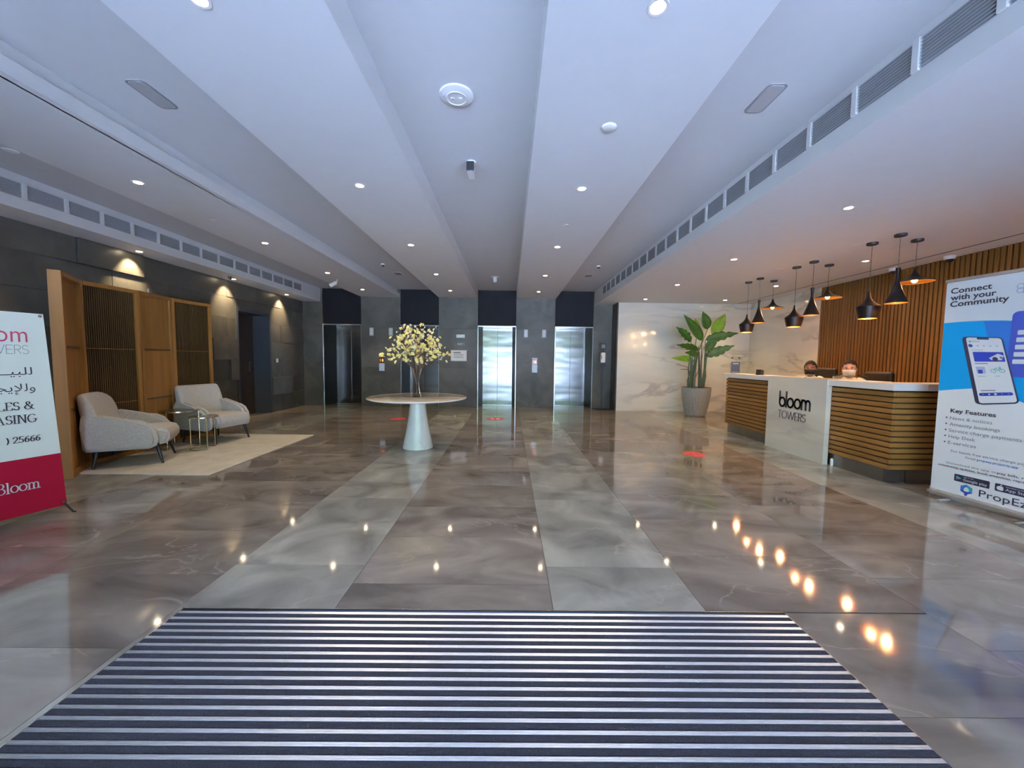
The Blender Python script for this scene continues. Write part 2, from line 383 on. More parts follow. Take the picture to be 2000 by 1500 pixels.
SF = {   # serif letters drawn with a broad nib
 'L': ([[(.12, 1), (.12, 0)], [(0, 1), (.25, 1)], [(0, 0), (.58, 0), (.58, .2)]], .6),
 'E': ([[(.12, 1), (.12, 0)], [(0, 1), (.55, 1), (.55, .82)], [(0, 0), (.6, 0), (.6, .2)], [(.12, .52), (.42, .52)]], .6),
 'S': ([arc(.27, .74, .22, .26, 20, 250) + arc(.27, .25, .24, .25, 80, -160)], .54),
 '&': ([[(.85, .55), (.62, .55)], [(.75, .55)] + arc(.33, .27, .30, .27, 0, -200, 12) + [(.2, .55), (.5, .72)] + arc(.34, .82, .16, .18, -20, 215, 12) + [(.35, .5), (.8, 0), (.9, .02)]], .9),
 'A': ([[(0, 0), (.22, 0)], [(.1, 0), (.38, 1), (.72, 0)], [(.56, 0), (.86, 0)], [(.2, .33), (.58, .33)]], .84),
 'I': ([[(.12, 1), (.12, 0)], [(0, 1), (.25, 1)], [(0, 0), (.25, 0)]], .26),
 'N': ([[(0, 1), (.2, 1), (.72, 0), (.72, 1)], [(.12, 1), (.12, 0)], [(0, 0), (.24, 0)], [(.6, 1), (.84, 1)]], .84),
 'G': ([arc(.42, .5, .40, .5, 45, 320) + [(.74, .4)], [(.56, .42), (.86, .42)]], .84),
 '2': ([arc(.24, .72, .22, .26, 170, -20) + [(.03, .02), (.5, .02)]], .5),
 '5': ([[(.46, .98), (.12, .98), (.08, .55)] + arc(.22, .30, .24, .28, 110, -150)], .5),
 '6': ([[(.45, .95), (.2, .8), (.06, .5)] + arc(.26, .28, .20, .27, 170, 530, 20)], .5),
 ')': ([arc(-.1, .45, .25, .6, 60, -60)], .2),
 'B': ([[(.12, 1), (.12, 0)], [(0, 1), (.3, 1)] + arc(.3, .76, .24, .24, 90, -90) + [(.12, .52)], [(.12, .52), (.34, .52)] + arc(.34, .26, .27, .26, 90, -90) + [(0, 0)]], .64),
 'l': ([[(.1, 1), (.1, 0)], [(0, 0), (.2, 0)], [(0, 1), (.1, 1)]], .22),
 'o': ([arc(.27, .32, .26, .32, 0, 360, 22)], .54),
 'm': ([[(.1, .62), (.1, 0)], [(0, .62), (.1, .62)], [(0, 0), (.2, 0)], [(.1, .4)] + arc(.27, .42, .17, .2, 170, 0) + [(.44, 0)], [(.34, 0), (.54, 0)], [(.44, .4)] + arc(.61, .42, .17, .2, 170, 0) + [(.78, 0)], [(.68, 0), (.9, 0)]], .9),
}

# ================================================================== SETTING
XL, XR, YB, YF = -5.85, 6.50, 10.75, -1.30
ELEV = [-4.73, -2.55, -0.375, 1.80]; HW = 0.54; TOP = 2.29

# ---- floor: screed + polished tiles laid in bands
floor = bx('floor', (XL - 0.5, YF - 0.3, -0.12), (XR + 0.3, 11.6, -0.012), M['grout'])
tag(floor, 'polished grey and brown marble tile floor of the lobby', 'floor', kind='structure')
cuts = [(-5.85, -4.85, 'D'), (-4.85, -4.0, 'L'), (-4.0, -2.95, 'D'), (-2.95, -1.77, 'D'), (-1.77, -0.93, 'L'), (-0.93, 0.25, 'D'), (0.25, 1.08, 'L'), (1.08, 2.28, 'D'),
        (2.28, 3.48, 'D'), (3.48, 4.3, 'L'), (4.3, 5.5, 'D'), (5.5, 6.5, 'D')]
MX0, MX1, MY0, MY1 = -1.74, 1.505, 0.10, 1.968       # mat well
def tile(x0, y0, x1, y1, mt):
    g = 0.0012
    bm = box(bm_new(), (-(x1 - x0) / 2 + g, -(y1 - y0) / 2 + g, -0.012), ((x1 - x0) / 2 - g, (y1 - y0) / 2 - g, 0.0))
    obj('floor_tile', bm, mt, floor, loc=((x0 + x1) / 2, (y0 + y1) / 2, 0))
for ci, (x0, x1, k) in enumerate(cuts):
    step = 0.6 if k == 'D' else 1.2
    off = [0, 0.1, 0.3, -0.02, 0.1, 0.5, 0.1, 0.26, 0.0, 0.1, 0.3, 0.1][ci]
    if k == 'L': off = 0.1
    y = -2.5 + (off % step)
    while y < 11.5:
        a, b = max(y, YF), min(y + step, 11.5)
        y += step
        if b - a < 0.02: continue
        pcs = [(x0, a, x1, b)]
        nxt = []
        for (px0, py0, px1, py1) in pcs:        # cut around the mat well
            if px1 <= MX0 or px0 >= MX1 or py1 <= MY0 or py0 >= MY1: nxt.append((px0, py0, px1, py1)); continue
            if py0 < MY0: nxt.append((px0, py0, px1, MY0))
            if py1 > MY1: nxt.append((px0, MY1, px1, py1))
            if px0 < MX0: nxt.append((px0, max(py0, MY0), MX0, min(py1, MY1)))
            if px1 > MX1: nxt.append((MX1, max(py0, MY0), px1, min(py1, MY1)))
        for q in nxt:
            if q[2] - q[0] > 0.01 and q[3] - q[1] > 0.01: tile(*q, M['tiledark'] if k == 'D' else M['tilelight'])

# ---- ceiling: slab with three dropped beams and two lower soffits
ceiling = bx('ceiling', (XL - 0.5, YF - 0.3, 3.29), (XR + 0.3, 11.6, 4.6), M['recessshade'])
tag(ceiling, 'white painted ceiling with long dropped beams and soffits', 'ceiling', kind='structure')
def beam(x0, x1, z=3.07):
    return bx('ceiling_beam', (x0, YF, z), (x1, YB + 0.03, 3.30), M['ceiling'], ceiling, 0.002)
beam(-4.19, -3.17); beam(-2.01, -0.915); beam(0.165, 1.27)
bx('ceiling_beam_lip', (-3.19, YF, 3.07), (-3.115, YB + 0.03, 3.175), M['ceiling'], ceiling, 0.002)
bx('ceiling_soffit', (XL - 0.2, YF, 2.92), (-5.33, YB + 0.03, 3.30), M['ceiling'], ceiling, 0.002)
bx('ceiling_soffit', (2.36, YF, 2.92), (6.07, YB + 0.03, 3.30), M['ceiling'], ceiling, 0.002)
bx('ceiling_soffit', (6.105, YF, 2.92), (XR + 0.1, YB + 0.03, 3.30), M['ceiling'], ceiling, 0.002)
gp = bm_new(); box(gp, (6.07, YF, 2.965), (6.105, YB, 2.985)); box(gp, (6.098, YF, 2.9215), (6.105, YB, 2.965)); obj('shadow_gap', gp, M['black'], ceiling)  # lined in black, so the deep groove's shade is in the colour

# ---- back wall
wb = thing('wall_back', 'grey stone lift wall with four dark header panels', 'wall', kind='structure')
bx('wall_core', (XL, 11.50, -0.05), (2.87, 11.7, 3.3), M['pier'], wb)
piers = [(-5.85, -5.27), (-4.19, -3.09), (-2.01, -0.915), (0.165, 1.26), (2.34, 2.87)]
for x0, x1 in piers:
    bx('pier_core', (x0, YB + 0.02, 0), (x1, 11.5, 3.29), M['pier'], wb)
    zs = [0, 1.10, 2.20, 3.08]
    for a, b in zip(zs, zs[1:]):
        bx('stone_panel', (x0 + 0.001, YB, a + 0.002), (x1 - 0.001, YB + 0.02, b - 0.001), M['pier'], wb, 0.001)
for c in ELEV:
    bx('header_panel', (c - HW + 0.001, YB + 0.03, TOP + 0.012), (c + HW - 0.001, 11.5, 3.29), M['header'], wb)
# lifts
for i, c in enumerate(ELEV):
    nm = ['leftmost, behind the corner of the seating area', 'second from left, behind the flower vase', 'third from left, facing the mat', 'rightmost, beside the sanitiser stand'][i]
    d = thing('door_%d' % (i + 1), 'steel two-leaf lift door, ' + nm, 'lift door', (c, YB, 0), kind='structure')
    dy = 0.62
    fr = bm_new()
    for s in (-1, 1): box(fr, (s * HW - 0.012 if s > 0 else -HW, -0.012, 0), (s * HW if s > 0 else -HW + 0.012, 0.01, TOP + 0.012))
    box(fr, (-HW, -0.012, TOP), (HW, 0.01, TOP + 0.012))
    obj('door_frame', fr, M['steel'], d)
    for s in (-1, 1):
        jb = bm_new()
        A = [(s * (HW - 0.001), 0.01), (s * (HW - 0.015), 0.01), (s * 0.44, dy), (s * (HW - 0.001), dy)]
        V0 = [jb.verts.new((x, y, 0)) for x, y in A]; V1 = [jb.verts.new((x, y, TOP)) for x, y in A]
        jb.faces.new(V0); jb.faces.new(V1)
        for k in range(4): jb.faces.new((V0[k], V0[(k + 1) % 4], V1[(k + 1) % 4], V1[k]))
        obj('jamb', jb, M['darksteel'], d)
    bx('head_lining', (-HW + 0.002, 0.012, TOP - 0.012), (HW - 0.002, dy, TOP), M['steel'], d)
    bx('door_sill', (-0.44, dy - 0.06, 0.001), (0.44, dy + 0.03, 0.006), M['steel'], d)
    for s in (-1, 1):
        a, b = (0.0015, 0.445) if s > 0 else (-0.445, -0.0015)
        bx('door_leaf', (a, dy + (0.0 if s > 0 else 0.0), 0.012), (b, dy + 0.03, TOP - 0.014), M['doorleaf'], d, 0.002)
    bx('door_backing', (-0.5, dy + 0.04, 0.0), (0.5, dy + 0.06, TOP), M['header'], d)

# ---- far right wall: white marble panels, return beside the lifts
wm = thing('wall_far_right', 'white marble wall with grey veins behind the big plant', 'wall', kind='structure')
bx('wall_core', (2.92, 10.28, -0.05), (XR + 0.1, 11.5, 2.95), M['grout'], wm)
xs = [2.90, 4.35, 5.80, XR + 0.0]
for a, b in zip(xs, xs[1:]):
    bx('marble_panel', (a + 0.0006, 10.25, 0.001), (b - 0.0006, 10.28, 2.919), M['whitemarble'], wm)
bx('stone_return', (2.87, 10.25, 0), (2.899, YB + 0.01, 2.92), M['pier'], wm)

# ---- right wall: marble then vertical oak battens
wr = thing('wall_right', 'right wall of vertical oak battens and white marble', 'wall', kind='structure')
bx('wall_core', (XR + 0.03, YF, -0.05), (XR + 0.2, 10.3, 2.95), M['woodback'], wr)
for a, b in ((7.95, 9.10), (9.10, 10.25)):
    bx('marble_panel', (6.46, a + 0.001, 0.001), (6.52, b - 0.001, 2.919), M['whitemarble'], wr)
bx('batten_backing', (6.492, YF, 0), (6.53, 7.949, 2.92), M['woodback'], wr)
sl = bx('wood_batten', (-0.03, -0.0225, 0.0), (0.0, 0.0225, 2.918), M['slat'], wr, 0.003)
sl.location = (6.491, 7.92, 0)
y = 7.92 - 0.064
while y > YF + 0.3:
    inst(sl, wr, (6.491, y, 0)); y -= 0.064

# ---- left wall of staggered dark stone blocks with a deep doorway
wl = thing('wall_left', 'dark grey stone block wall behind the seating area', 'wall', kind='structure')
DY0, DY1, DZ = 8.18, 9.22, 2.33
bx('wall_core', (XL - 0.06, YF, -0.05), (XL, DY0 - 0.06, 2.95), M['grout'], wl)
bx('wall_core', (XL - 0.06, DY1 + 0.06, -0.05), (XL, 10.80, 2.95), M['grout'], wl)
bx('wall_core', (XL - 0.06, DY0 - 0.06, DZ + 0.06), (XL, DY1 + 0.06, 2.95), M['grout'], wl)
rows = [0, 0.43, 0.86, 1.29, 1.72, 2.15, 2.58, 2.92]
rl = random.Random(11)
for r, (z0, z1) in enumerate(zip(rows, rows[1:])):
    y = -2.0 + (0.45 if r % 2 else 0.0)
    while y < YB:
        a, b = max(y, YF), min(y + 0.9, YB - 0.002); y += 0.9
        if b - a < 0.05: continue
        segs = [(a, b, z0, z1)]
        if z0 < DZ + 0.06 and b > DY0 - 0.06 and a < DY1 + 0.06:
            segs = []
            if a < DY0 - 0.1: segs.append((a, DY0 - 0.06, z0, z1))
            if b > DY1 + 0.1: segs.append((DY1 + 0.06, b, z0, z1))
            if z1 > DZ + 0.1: segs.append((max(a, DY0 - 0.06), min(b, DY1 + 0.06), max(z0, DZ + 0.06), z1))
        for s in segs:
            dpt = rl.choice([0.03, 0.03, 0.035, 0.04, 0.075])
            bx('stone_block', (XL, s[0] + 0.0012, s[2] + 0.0012), (XL + dpt, s[1] - 0.0012, s[3] - 0.0012), M['lefttile'], wl, 0.0015)
d5 = thing('door_5', 'dark recessed door in the left stone wall', 'door', (XL, DY0, 0), kind='structure')
bx('door_leaf', (-0.40, 0.0, -0.05), (-0.35, 1.04, DZ), M['doorwood'], d5)
bx('jamb', (-0.40, 1.04, -0.05), (0.05, 1.10, DZ + 0.06), M['jamb'], d5)
bx('jamb', (-0.40, -0.06, -0.05), (0.05, 0.0, DZ + 0.06), M['jamb'], d5)
bx('door_head', (-0.40, 0.0, DZ), (0.05, 1.04, DZ + 0.06), M['jamb'], d5)
h = bm_new(); box(h, (-0.35, 0.86, 1.0), (-0.34, 0.92, 1.24), 0.003); tube(h, [(-0.34, 0.89, 1.12), (-0.29, 0.89, 1.12), (-0.29, 0.76, 1.12)], 0.011)
obj('door_handle', h, M['steel'], d5, True)
bx('switch_plate', (0.04, 1.22, 1.22), (0.052, 1.30, 1.32), M['white'], wl).location = (XL + 0.036, DY0, 0)
ex = thing('exit_indicator', 'small red exit indicator lamp above the dark door', 'sign light', (XL - 0.33, DY0 + 0.38, 2.22))
bx('lamp_housing', (-0.02, -0.11, -0.03), (0.0, 0.11, 0.03), M['black'], ex); bx('lamp_lens', (0.0, 0.0, -0.012), (0.004, 0.05, 0.012), M['redled'], ex)

# ---- glazed front behind the camera
wf = thing('wall_front', 'glazed entrance wall with bulkhead behind the viewer', 'wall', kind='structure')
bx('bulkhead', (XL, YF - 0.1, 3.0), (XR + 0.1, YF, 3.3), M['ceiling'], wf)
GX0, GX1 = -3.3, 3.7          # glass narrowed by added, unseen side walls that darken the side ceiling
bx('added_side_wall', (XL, YF - 0.12, -0.05), (GX0, YF, 3.0), M['sidewall'], wf); bx('added_side_wall', (GX1, YF - 0.12, -0.05), (XR + 0.1, YF, 3.0), M['sidewall'], wf)
for i in range(6):
    x0 = GX0 + i * (GX1 - GX0) / 6; x1 = GX0 + (i + 1) * (GX1 - GX0) / 6
    wn = thing('window_%d' % (i + 1), 'tall glass pane of the entrance front, number %d from the seating side' % (i + 1), 'window', kind='structure')
    f = bm_new()
    box(f, (x0, YF - 0.08, 0), (x0 + 0.03, YF, 3.0)); box(f, (x1 - 0.03, YF - 0.08, 0), (x1, YF, 3.0))
    box(f, (x0 + 0.03, YF - 0.08, 0), (x1 - 0.03, YF, 0.06)); box(f, (x0 + 0.03, YF - 0.08, 2.95), (x1 - 0.03, YF, 3.0))
    obj('window_frame', f, M['frame'], wn)
    pn = bm_new(); v = [pn.verts.new(q) for q in ((x0 + 0.03, YF - 0.04, 0.06), (x1 - 0.03, YF - 0.04, 0.06), (x1 - 0.03, YF - 0.04, 2.95), (x0 + 0.03, YF - 0.04, 2.95))]; pn.faces.new(v)
    obj('pane', pn, M['glass'], wn)
gr = bx('ground', (-60, -70, -0.25), (60, YF - 0.3, -0.03), M['pave'])
tag(gr, 'pale paving outside the entrance', 'ground', kind='structure')
def hedge(x0, x1, y, h, label, seed):  # reflected greenery, set nearer and taller to cut low daylight and tint the walls
    rr = random.Random(seed); bm = bm_new()
    for _ in range(int((x1 - x0) * 11)):
        q = bmesh.ops.create_icosphere(bm, subdivisions=1, radius=rr.uniform(.5, .95))
        c = Vector((rr.uniform(x0, x1), y + rr.uniform(-.8, .8), rr.uniform(min(0.9, h * .4), h)))
        for v in q['verts']: v.co = c + v.co * rr.uniform(.85, 1.15)
    o = obj('hedge', bm, M['hedge'], None, False); return tag(o, label, 'hedge', kind='stuff')
hedge(-16, -0.3, -9.6, 5.6, 'green hedge beyond the entrance, seating side, seen only in reflections', 1)
hedge(1.7, 17, -10.2, 6.6, 'taller green hedge beyond the entrance, desk side, seen only in reflections', 2)
kb = bx('added_low_wall', (-18, -7.3, -0.03), (18, -7.0, 0.55), M['rail_ext'])  # made-up wall, its white gives the reflections a bright band
tag(kb, 'added low white garden wall, a bright band for the lift door reflections', 'garden wall')

# ================================================================== AIR GRILLES
def grille(name, x, face, y_end, y_start, z0, z1, label):
    """row of louvred sections in a soffit face; face = -1 looks to -x, +1 to +x"""
    t = thing(name, label, 'air grille', (x, 0, 0))
    fx = lambda d: face * d
    src = None; P = 0.395
    y = y_end; k = 0
    while y - P > y_start:
        if src is None:
            src = bx('grille_section', (min(fx(0.001), fx(0.003)), -P + 0.026, z0), (max(fx(0.001), fx(0.003)), -0.026, z1), M['duct'], t)
            lv = bm_new(); n = 9
            for j in range(n):
                zz = z0 + (z1 - z0) * (j + 0.5) / n
                vs = [lv.verts.new((fx(a), yy, zz + b)) for yy in (-P + 0.026, -0.026) for a, b in ((0.003, 0.008), (0.015, -0.001), (0.015, -0.005), (0.003, 0.003))]
                for q in range(4): lv.faces.new((vs[q], vs[(q + 1) % 4], vs[4 + (q + 1) % 4], vs[4 + q]))
                lv.faces.new(vs[:4]); lv.faces.new(vs[4:])
            lo = obj('louvres', lv, M['louvre'], src); src.location = (0, y, 0)
            mu = bx('mullion', (min(fx(0.001), fx(0.018)), -0.02, z0 - 0.005), (max(fx(0.001), fx(0.018)), 0.02, z1 + 0.005), M['white'], t, 0.002)
            mu.location = (0, y, 0)
        else:
            o = inst(src, t, (0, y, 0)); l2 = lo.copy(); C.objects.link(l2); l2.parent = o
            inst(mu, t, (0, y, 0))
        y -= P
    inst(mu, t, (0, y, 0))
    return t
grille('linear_air_grille', 2.36, -1, 9.82, 0.6, 3.06, 3.235, 'long grey louvred air grille along the right soffit above the desk side')
grille('linear_air_grille', -5.33, 1, 9.82, 0.6, 3.045, 3.20, 'long grey louvred air grille along the left soffit above the seating')

# ================================================================== DOWNLIGHTS
def downlight(x, y, z, label, group, power=1.0, cone=96, rot=None):
    t = thing('downlight', label, 'downlight', (x, y, z), 0, group)
    obj('trim_ring', lathe(bm_new(), [(0.036, 0.0), (0.037, -0.003), (0.05, -0.004), (0.053, 0.0)], 24), M['white'], t, True)
    obj('lamp', cyl(bm_new(), (0, 0, -0.003), 0.034, 0.002, 20), M['led'], t)
    L = bpy.data.lights.new('downlight_beam', 'SPOT'); L.energy = DOWN * power; L.color = (1.0, 0.78, 0.50)
    L.spot_size = math.radians(cone); L.spot_blend = 0.8; L.shadow_soft_size = 0.03
    lo = bpy.data.objects.new('downlight_beam', L); C.objects.link(lo); lo.parent = t; lo.location = (0, 0, -0.012)
    if rot: lo.rotation_euler = rot
ordn = ['nearest', 'second', 'third', 'fourth', 'farthest']
ROWY = [1.95, 3.91, 5.87, 7.83, 9.66]
for nm, x, st in (('right centre beam', 0.70, 0), ('left centre beam', -1.52, 0), ('narrow left beam', -3.72, 1)):
    for k in range(st, 5):
        downlight(x, ROWY[k], 3.07, '%s lit recessed downlight on the %s' % (ordn[k] if k - st < 4 or k == 4 else ordn[k], nm), 'downlights on the %s' % nm)
for k in range(1, 5): downlight(3.40, ROWY[k], 2.92, '%s lit recessed downlight on the right soffit beside the grille' % ordn[k], 'downlights in the right soffit')
for k in range(2, 5): downlight(5.42, ROWY[k], 2.92, '%s lit recessed downlight above the reception desk' % ordn[k], 'downlights over the reception desk')
for k in range(1, 5): downlight(-5.62, ROWY[k], 2.92, '%s lit downlight washing the left stone wall' % ordn[k], 'downlights over the left wall', 2.4, 78, (0, math.radians(22), 0))
downlight(3.40, 1.95, 2.92, 'recessed downlight on the right soffit above the banner, out of frame', 'downlights in the right soffit')

# ================================================================== CEILING FITTINGS
sp = thing('ceiling_speaker', 'large round white fitting with two small lamps in the middle recess', 'ceiling fitting', (-0.415, 2.92, 3.29))
obj('body', lathe(bm_new(), [(0, -0.022), (0.055, -0.024), (0.10, -0.022), (0.122, -0.012), (0.125, 0)], 40), M['white'], sp, True)
for dx in (-0.028, 0.028): obj('lamp_lens', cyl(bm_new(), (dx, 0, -0.030), 0.014, 0.007, 16), M['offwhite'], sp, True)
obj('inner_ring', lathe(bm_new(), [(0.066, -0.024), (0.068, -0.029), (0.074, -0.029), (0.076, -0.023)], 36), M['white'], sp, True)
def disc_fit(x, y, z, r, label, name='smoke_detector', cat='detector', drop=0.02, mat='white'):
    o = obj(name, lathe(bm_new(), [(0, -drop), (r * 0.6, -drop * 0.95), (r * 0.92, -drop * 0.6), (r, 0)], 28), M[mat], None, True, (x, y, z)); return tag(o, label, cat)
disc_fit(0.71, 2.90, 3.07, 0.056, 'small round white detector on the right centre beam near the front')
disc_fit(0.69, 4.94, 3.07, 0.045, 'tiny white disc on the right centre beam between two lamps', 'cover_disc', 'detector', 0.006)
disc_fit(-3.78, 4.93, 3.07, 0.045, 'tiny white disc on the narrow left beam', 'cover_disc', 'detector', 0.006)
disc_fit(-4.25, 3.35, 3.07, 0.05, 'small disc at the far left edge of the narrow left beam', 'cover_disc', 'detector', 0.006)
disc_fit(4.54, 5.08, 2.92, 0.06, 'flat white disc beside the nearest pendant cluster', 'cover_disc', 'detector', 0.004)
disc_fit(4.50, 6.42, 2.92, 0.06, 'flat white disc beside the middle pendant cluster', 'cover_disc', 'detector', 0.004)
for x, y, w_ in ((-2.63, 7.93, 'left'), (1.787, 7.86, 'right')):
    t = thing('dome_camera', 'tiny dome camera in the %s ceiling recess near the lifts' % w_, 'camera', (x, y, 3.29))
    obj('camera_base', cyl(bm_new(), (0, 0, -0.03), 0.04, 0.03, 20), M['white'], t, True)
    obj('camera_dome', lathe(bm_new(), [(0, -0.06), (0.02, -0.055), (0.028, -0.04), (0.03, -0.03)], 16), M['black'], t, True)
for x, y, w_ in ((-2.57, 8.80, 'left'), (1.774, 8.76, 'right')):
    t = thing('ceiling_vent', 'small dark oblong vent in the %s ceiling recess near the lifts' % w_, 'vent', (x, y, 3.29))
    bx('vent_frame', (-0.085, -0.13, -0.008), (0.085, 0.13, 0), M['offwhite'], t, 0.003); bx('vent_mesh', (-0.07, -0.115, -0.011), (0.07, 0.115, -0.008), M['duct'], t)
def oblong(bm, hx, hy, r, z0, z1):
    pts = []
    for (cx, cy, a0) in ((hx - r, hy - r, 0), (-hx + r, hy - r, 90), (-hx + r, -hy + r, 180), (hx - r, -hy + r, 270)):
        pts += [(cx + r * math.cos(math.radians(a0 + k * 22.5)), cy + r * math.sin(math.radians(a0 + k * 22.5))) for k in range(5)]
    A = [bm.verts.new((x, y, z0)) for x, y in pts]; B_ = [bm.verts.new((x, y, z1)) for x, y in pts]; n = len(pts)
    bm.faces.new(A); bm.faces.new(B_)
    for i in range(n): bm.faces.new((A[i], A[(i + 1) % n], B_[(i + 1) % n], B_[i]))
    return bm
for x, y, w_ in ((-2.68, 2.965, 'left'), (1.855, 2.905, 'right')):
    t = thing('recessed_oblong_fitting', 'unlit oblong recessed lamp with rounded corners in the %s ceiling recess' % w_, 'ceiling lamp', (x, y, 3.29))
    obj('lamp_frame', oblong(bm_new(), 0.072, 0.155, 0.035, -0.006, 0), M['lampframe'], t); obj('lamp_diffuser', oblong(bm_new(), 0.058, 0.142, 0.028, -0.009, -0.006), M['lampgrey'], t)
# cameras
t = thing('bullet_camera', 'white box camera with black face hanging from the middle recess', 'camera', (-0.40, 3.86, 3.29))
obj('camera_base', cyl(bm_new(), (0, 0, -0.02), 0.045, 0.02, 24), M['white'], t, True)
obj('camera_arm', tube(bm_new(), [(0, 0, -0.015), (0, 0, -0.06)], 0.014), M['white'], t, True)
bx('camera_body', (-0.036, -0.12, -0.145), (0.036, 0.06, -0.055), M['white'], t, 0.012)
bx('camera_face', (-0.036, -0.126, -0.146), (0.036, -0.116, -0.054), M['black'], t, 0.004)
t = thing('ceiling_sensor', 'small white cylinder sensor on the middle recess near the lifts', 'sensor', (-0.37, 9.04, 3.29))
obj('sensor_base', cyl(bm_new(), (0, 0, -0.012), 0.09, 0.012, 28), M['white'], t, True)
obj('sensor_body', lathe(bm_new(), [(0, -0.13), (0.03, -0.125), (0.045, -0.09), (0.045, -0.012)], 20), M['white'], t, True)
t = thing('bullet_camera', 'white bullet camera tilted to the left below the narrow left beam', 'camera', (-3.86, 8.45, 3.07))
obj('camera_arm', tube(bm_new(), [(0.05, 0, 0), (0.05, 0, -0.05), (0.01, -0.01, -0.08)], 0.014), M['white'], t, True)
obj('camera_body', tube(bm_new(), [(0.03, 0.0, -0.07), (-0.09, -0.03, -0.15)], 0.042, 14), M['white'], t, True)
t = thing('bullet_camera', 'small dark camera under the left soffit beside a bright downlight', 'camera', (-5.53, 7.60, 2.92))
obj('camera_base', cyl(bm_new(), (0, 0, -0.02), 0.035, 0.02, 16), M['black'], t, True); obj('camera_body', tube(bm_new(), [(0, 0, -0.03), (0.06, -0.06, -0.045)], 0.022, 12), M['black'], t, True)
for (x, y, w_) in ((6.27, 6.28, 'behind the middle pendants'), (6.33, 5.54, 'above the tall banner')):
    t = thing('dome_camera', 'white dome camera with dark lens topping the oak wall, %s' % w_, 'camera', (x, y, 2.92))
    obj('camera_base', lathe(bm_new(), [(0, -0.05), (0.058, -0.05), (0.064, -0.02), (0.064, 0)], 24), M['white'], t, True)
    obj('camera_dome', lathe(bm_new(), [(0, -0.095), (0.025, -0.088), (0.043, -0.066), (0.048, -0.05)], 20), M['black'], t, True)

# ================================================================== ENTRANCE MAT
mt = thing('entrance_mat', 'recessed entrance mat with aluminium rails and dark navy carpet strips', 'mat')
bx('mat_tray', (MX0, MY0, -0.0118), (MX1, MY1, -0.009), M['black'], mt)
fm = bm_new()
box(fm, (MX0, MY0, -0.009), (MX0 + 0.005, MY1, 0.001)); box(fm, (MX1 - 0.005, MY0, -0.009), (MX1, MY1, 0.001))
box(fm, (MX0, MY1 - 0.006, -0.009), (MX1, MY1, 0.001)); box(fm, (MX0, MY0, -0.009), (MX1, MY0 + 0.006, 0.001))
obj('mat_frame', fm, M['steel'], mt)
rb = bm_new(); xa, xb = MX0 + 0.006, MX1 - 0.006
prof = [(-0.0085, -0.009), (-0.0085, 0.0005), (-0.006, 0.002), (-0.0035, 0.0005), (-0.0010, 0.002), (0.0010, 0.002), (0.0035, 0.0005), (0.006, 0.002), (0.0085, 0.0005), (0.0085, -0.009)]
A = [rb.verts.new((xa, p_[0], p_[1])) for p_ in prof]; B2 = [rb.verts.new((xb, p_[0], p_[1])) for p_ in prof]
for i in range(len(prof)): rb.faces.new((A[i], A[(i + 1) % len(prof)], B2[(i + 1) % len(prof)], B2[i]))
rb.faces.new(A); rb.faces.new(B2)
rail = obj('mat_rail', rb, M['alu'], mt, loc=(0, 1.933, 0))
strip = bx('mat_strip', (xa, -0.0120, -0.009), (xb, 0.0120, 0.001), M['matcarpet'], mt)
PIT = 0.0457; strip.location = (0, 1.933 - PIT / 2, 0)
k = 1
while 1.933 - k * PIT > MY0 + 0.02:
    inst(rail, mt, (0, 1.933 - k * PIT, 0)); inst(strip, mt, (0, 1.933 - (k + 0.5) * PIT, 0)) if 1.933 - (k + 0.5) * PIT > MY0 + 0.02 else None; k += 1
lt = obj('paper_scrap', box(bm_new(), (-0.012, -0.0035, 0), (0.012, 0.0035, 0.002), 0.0006), M['white'], None, loc=(0.80, 1.515, 0.003)); lt.rotation_euler = (0, 0, -0.5)
tag(lt, 'tiny white scrap lying on the right half of the mat', 'litter')

# ================================================================== ROUND MARBLE TABLE, VASE, BLOSSOM
tb = thing('pedestal_table', 'round marble table on a white cone pedestal', 'table', (-1.395, 5.74, 0))
obj('pedestal', lathe(bm_new(), [(0, 0), (0.225, 0), (0.228, 0.006), (0.224, 0.02), (0.205, 0.12), (0.165, 0.32), (0.135, 0.5), (0.118, 0.66), (0.112, 0.735), (0, 0.735)], 48), M['tablemarble'], tb, True)
obj('table_top', lathe(bm_new(), [(0, 0.735), (0.60, 0.735), (0.70, 0.748), (0.728, 0.758), (0.735, 0.764), (0.735, 0.769), (0.730, 0.772), (0, 0.772)], 72), M['tabletop'], tb, True)
obj('table_rim', lathe(bm_new(), [(0.731, 0.7725), (0.7365, 0.770), (0.7365, 0.762), (0.728, 0.7565), (0.70, 0.7465), (0.60, 0.7338)], 72), M['tablemarble'], tb, True)
vx, vy = -1.42, 5.80
vs = thing('glass_vase', 'clear flared glass vase on the round marble table', 'vase', (vx, vy, 0.772))
ob_v = obj('vase_body', lathe(bm_new(), [(0.072, 0.0), (0.070, 0.012), (0.045, 0.10), (0.030, 0.19), (0.033, 0.26), (0.060, 0.36), (0.085, 0.43)], 36), M['vaseglass'], vs, True)
obj('vase_base', lathe(bm_new(), [(0, 0.001), (0.070, 0.001), (0.066, 0.018), (0.03, 0.03), (0, 0.03)], 36), M['vaseglass'], vs, True)
ar = thing('blossom_branches', 'bunch of brown branches covered in pale yellow blossoms in the glass vase', 'flowers', (vx, vy, 0.80))
rf = random.Random(5)
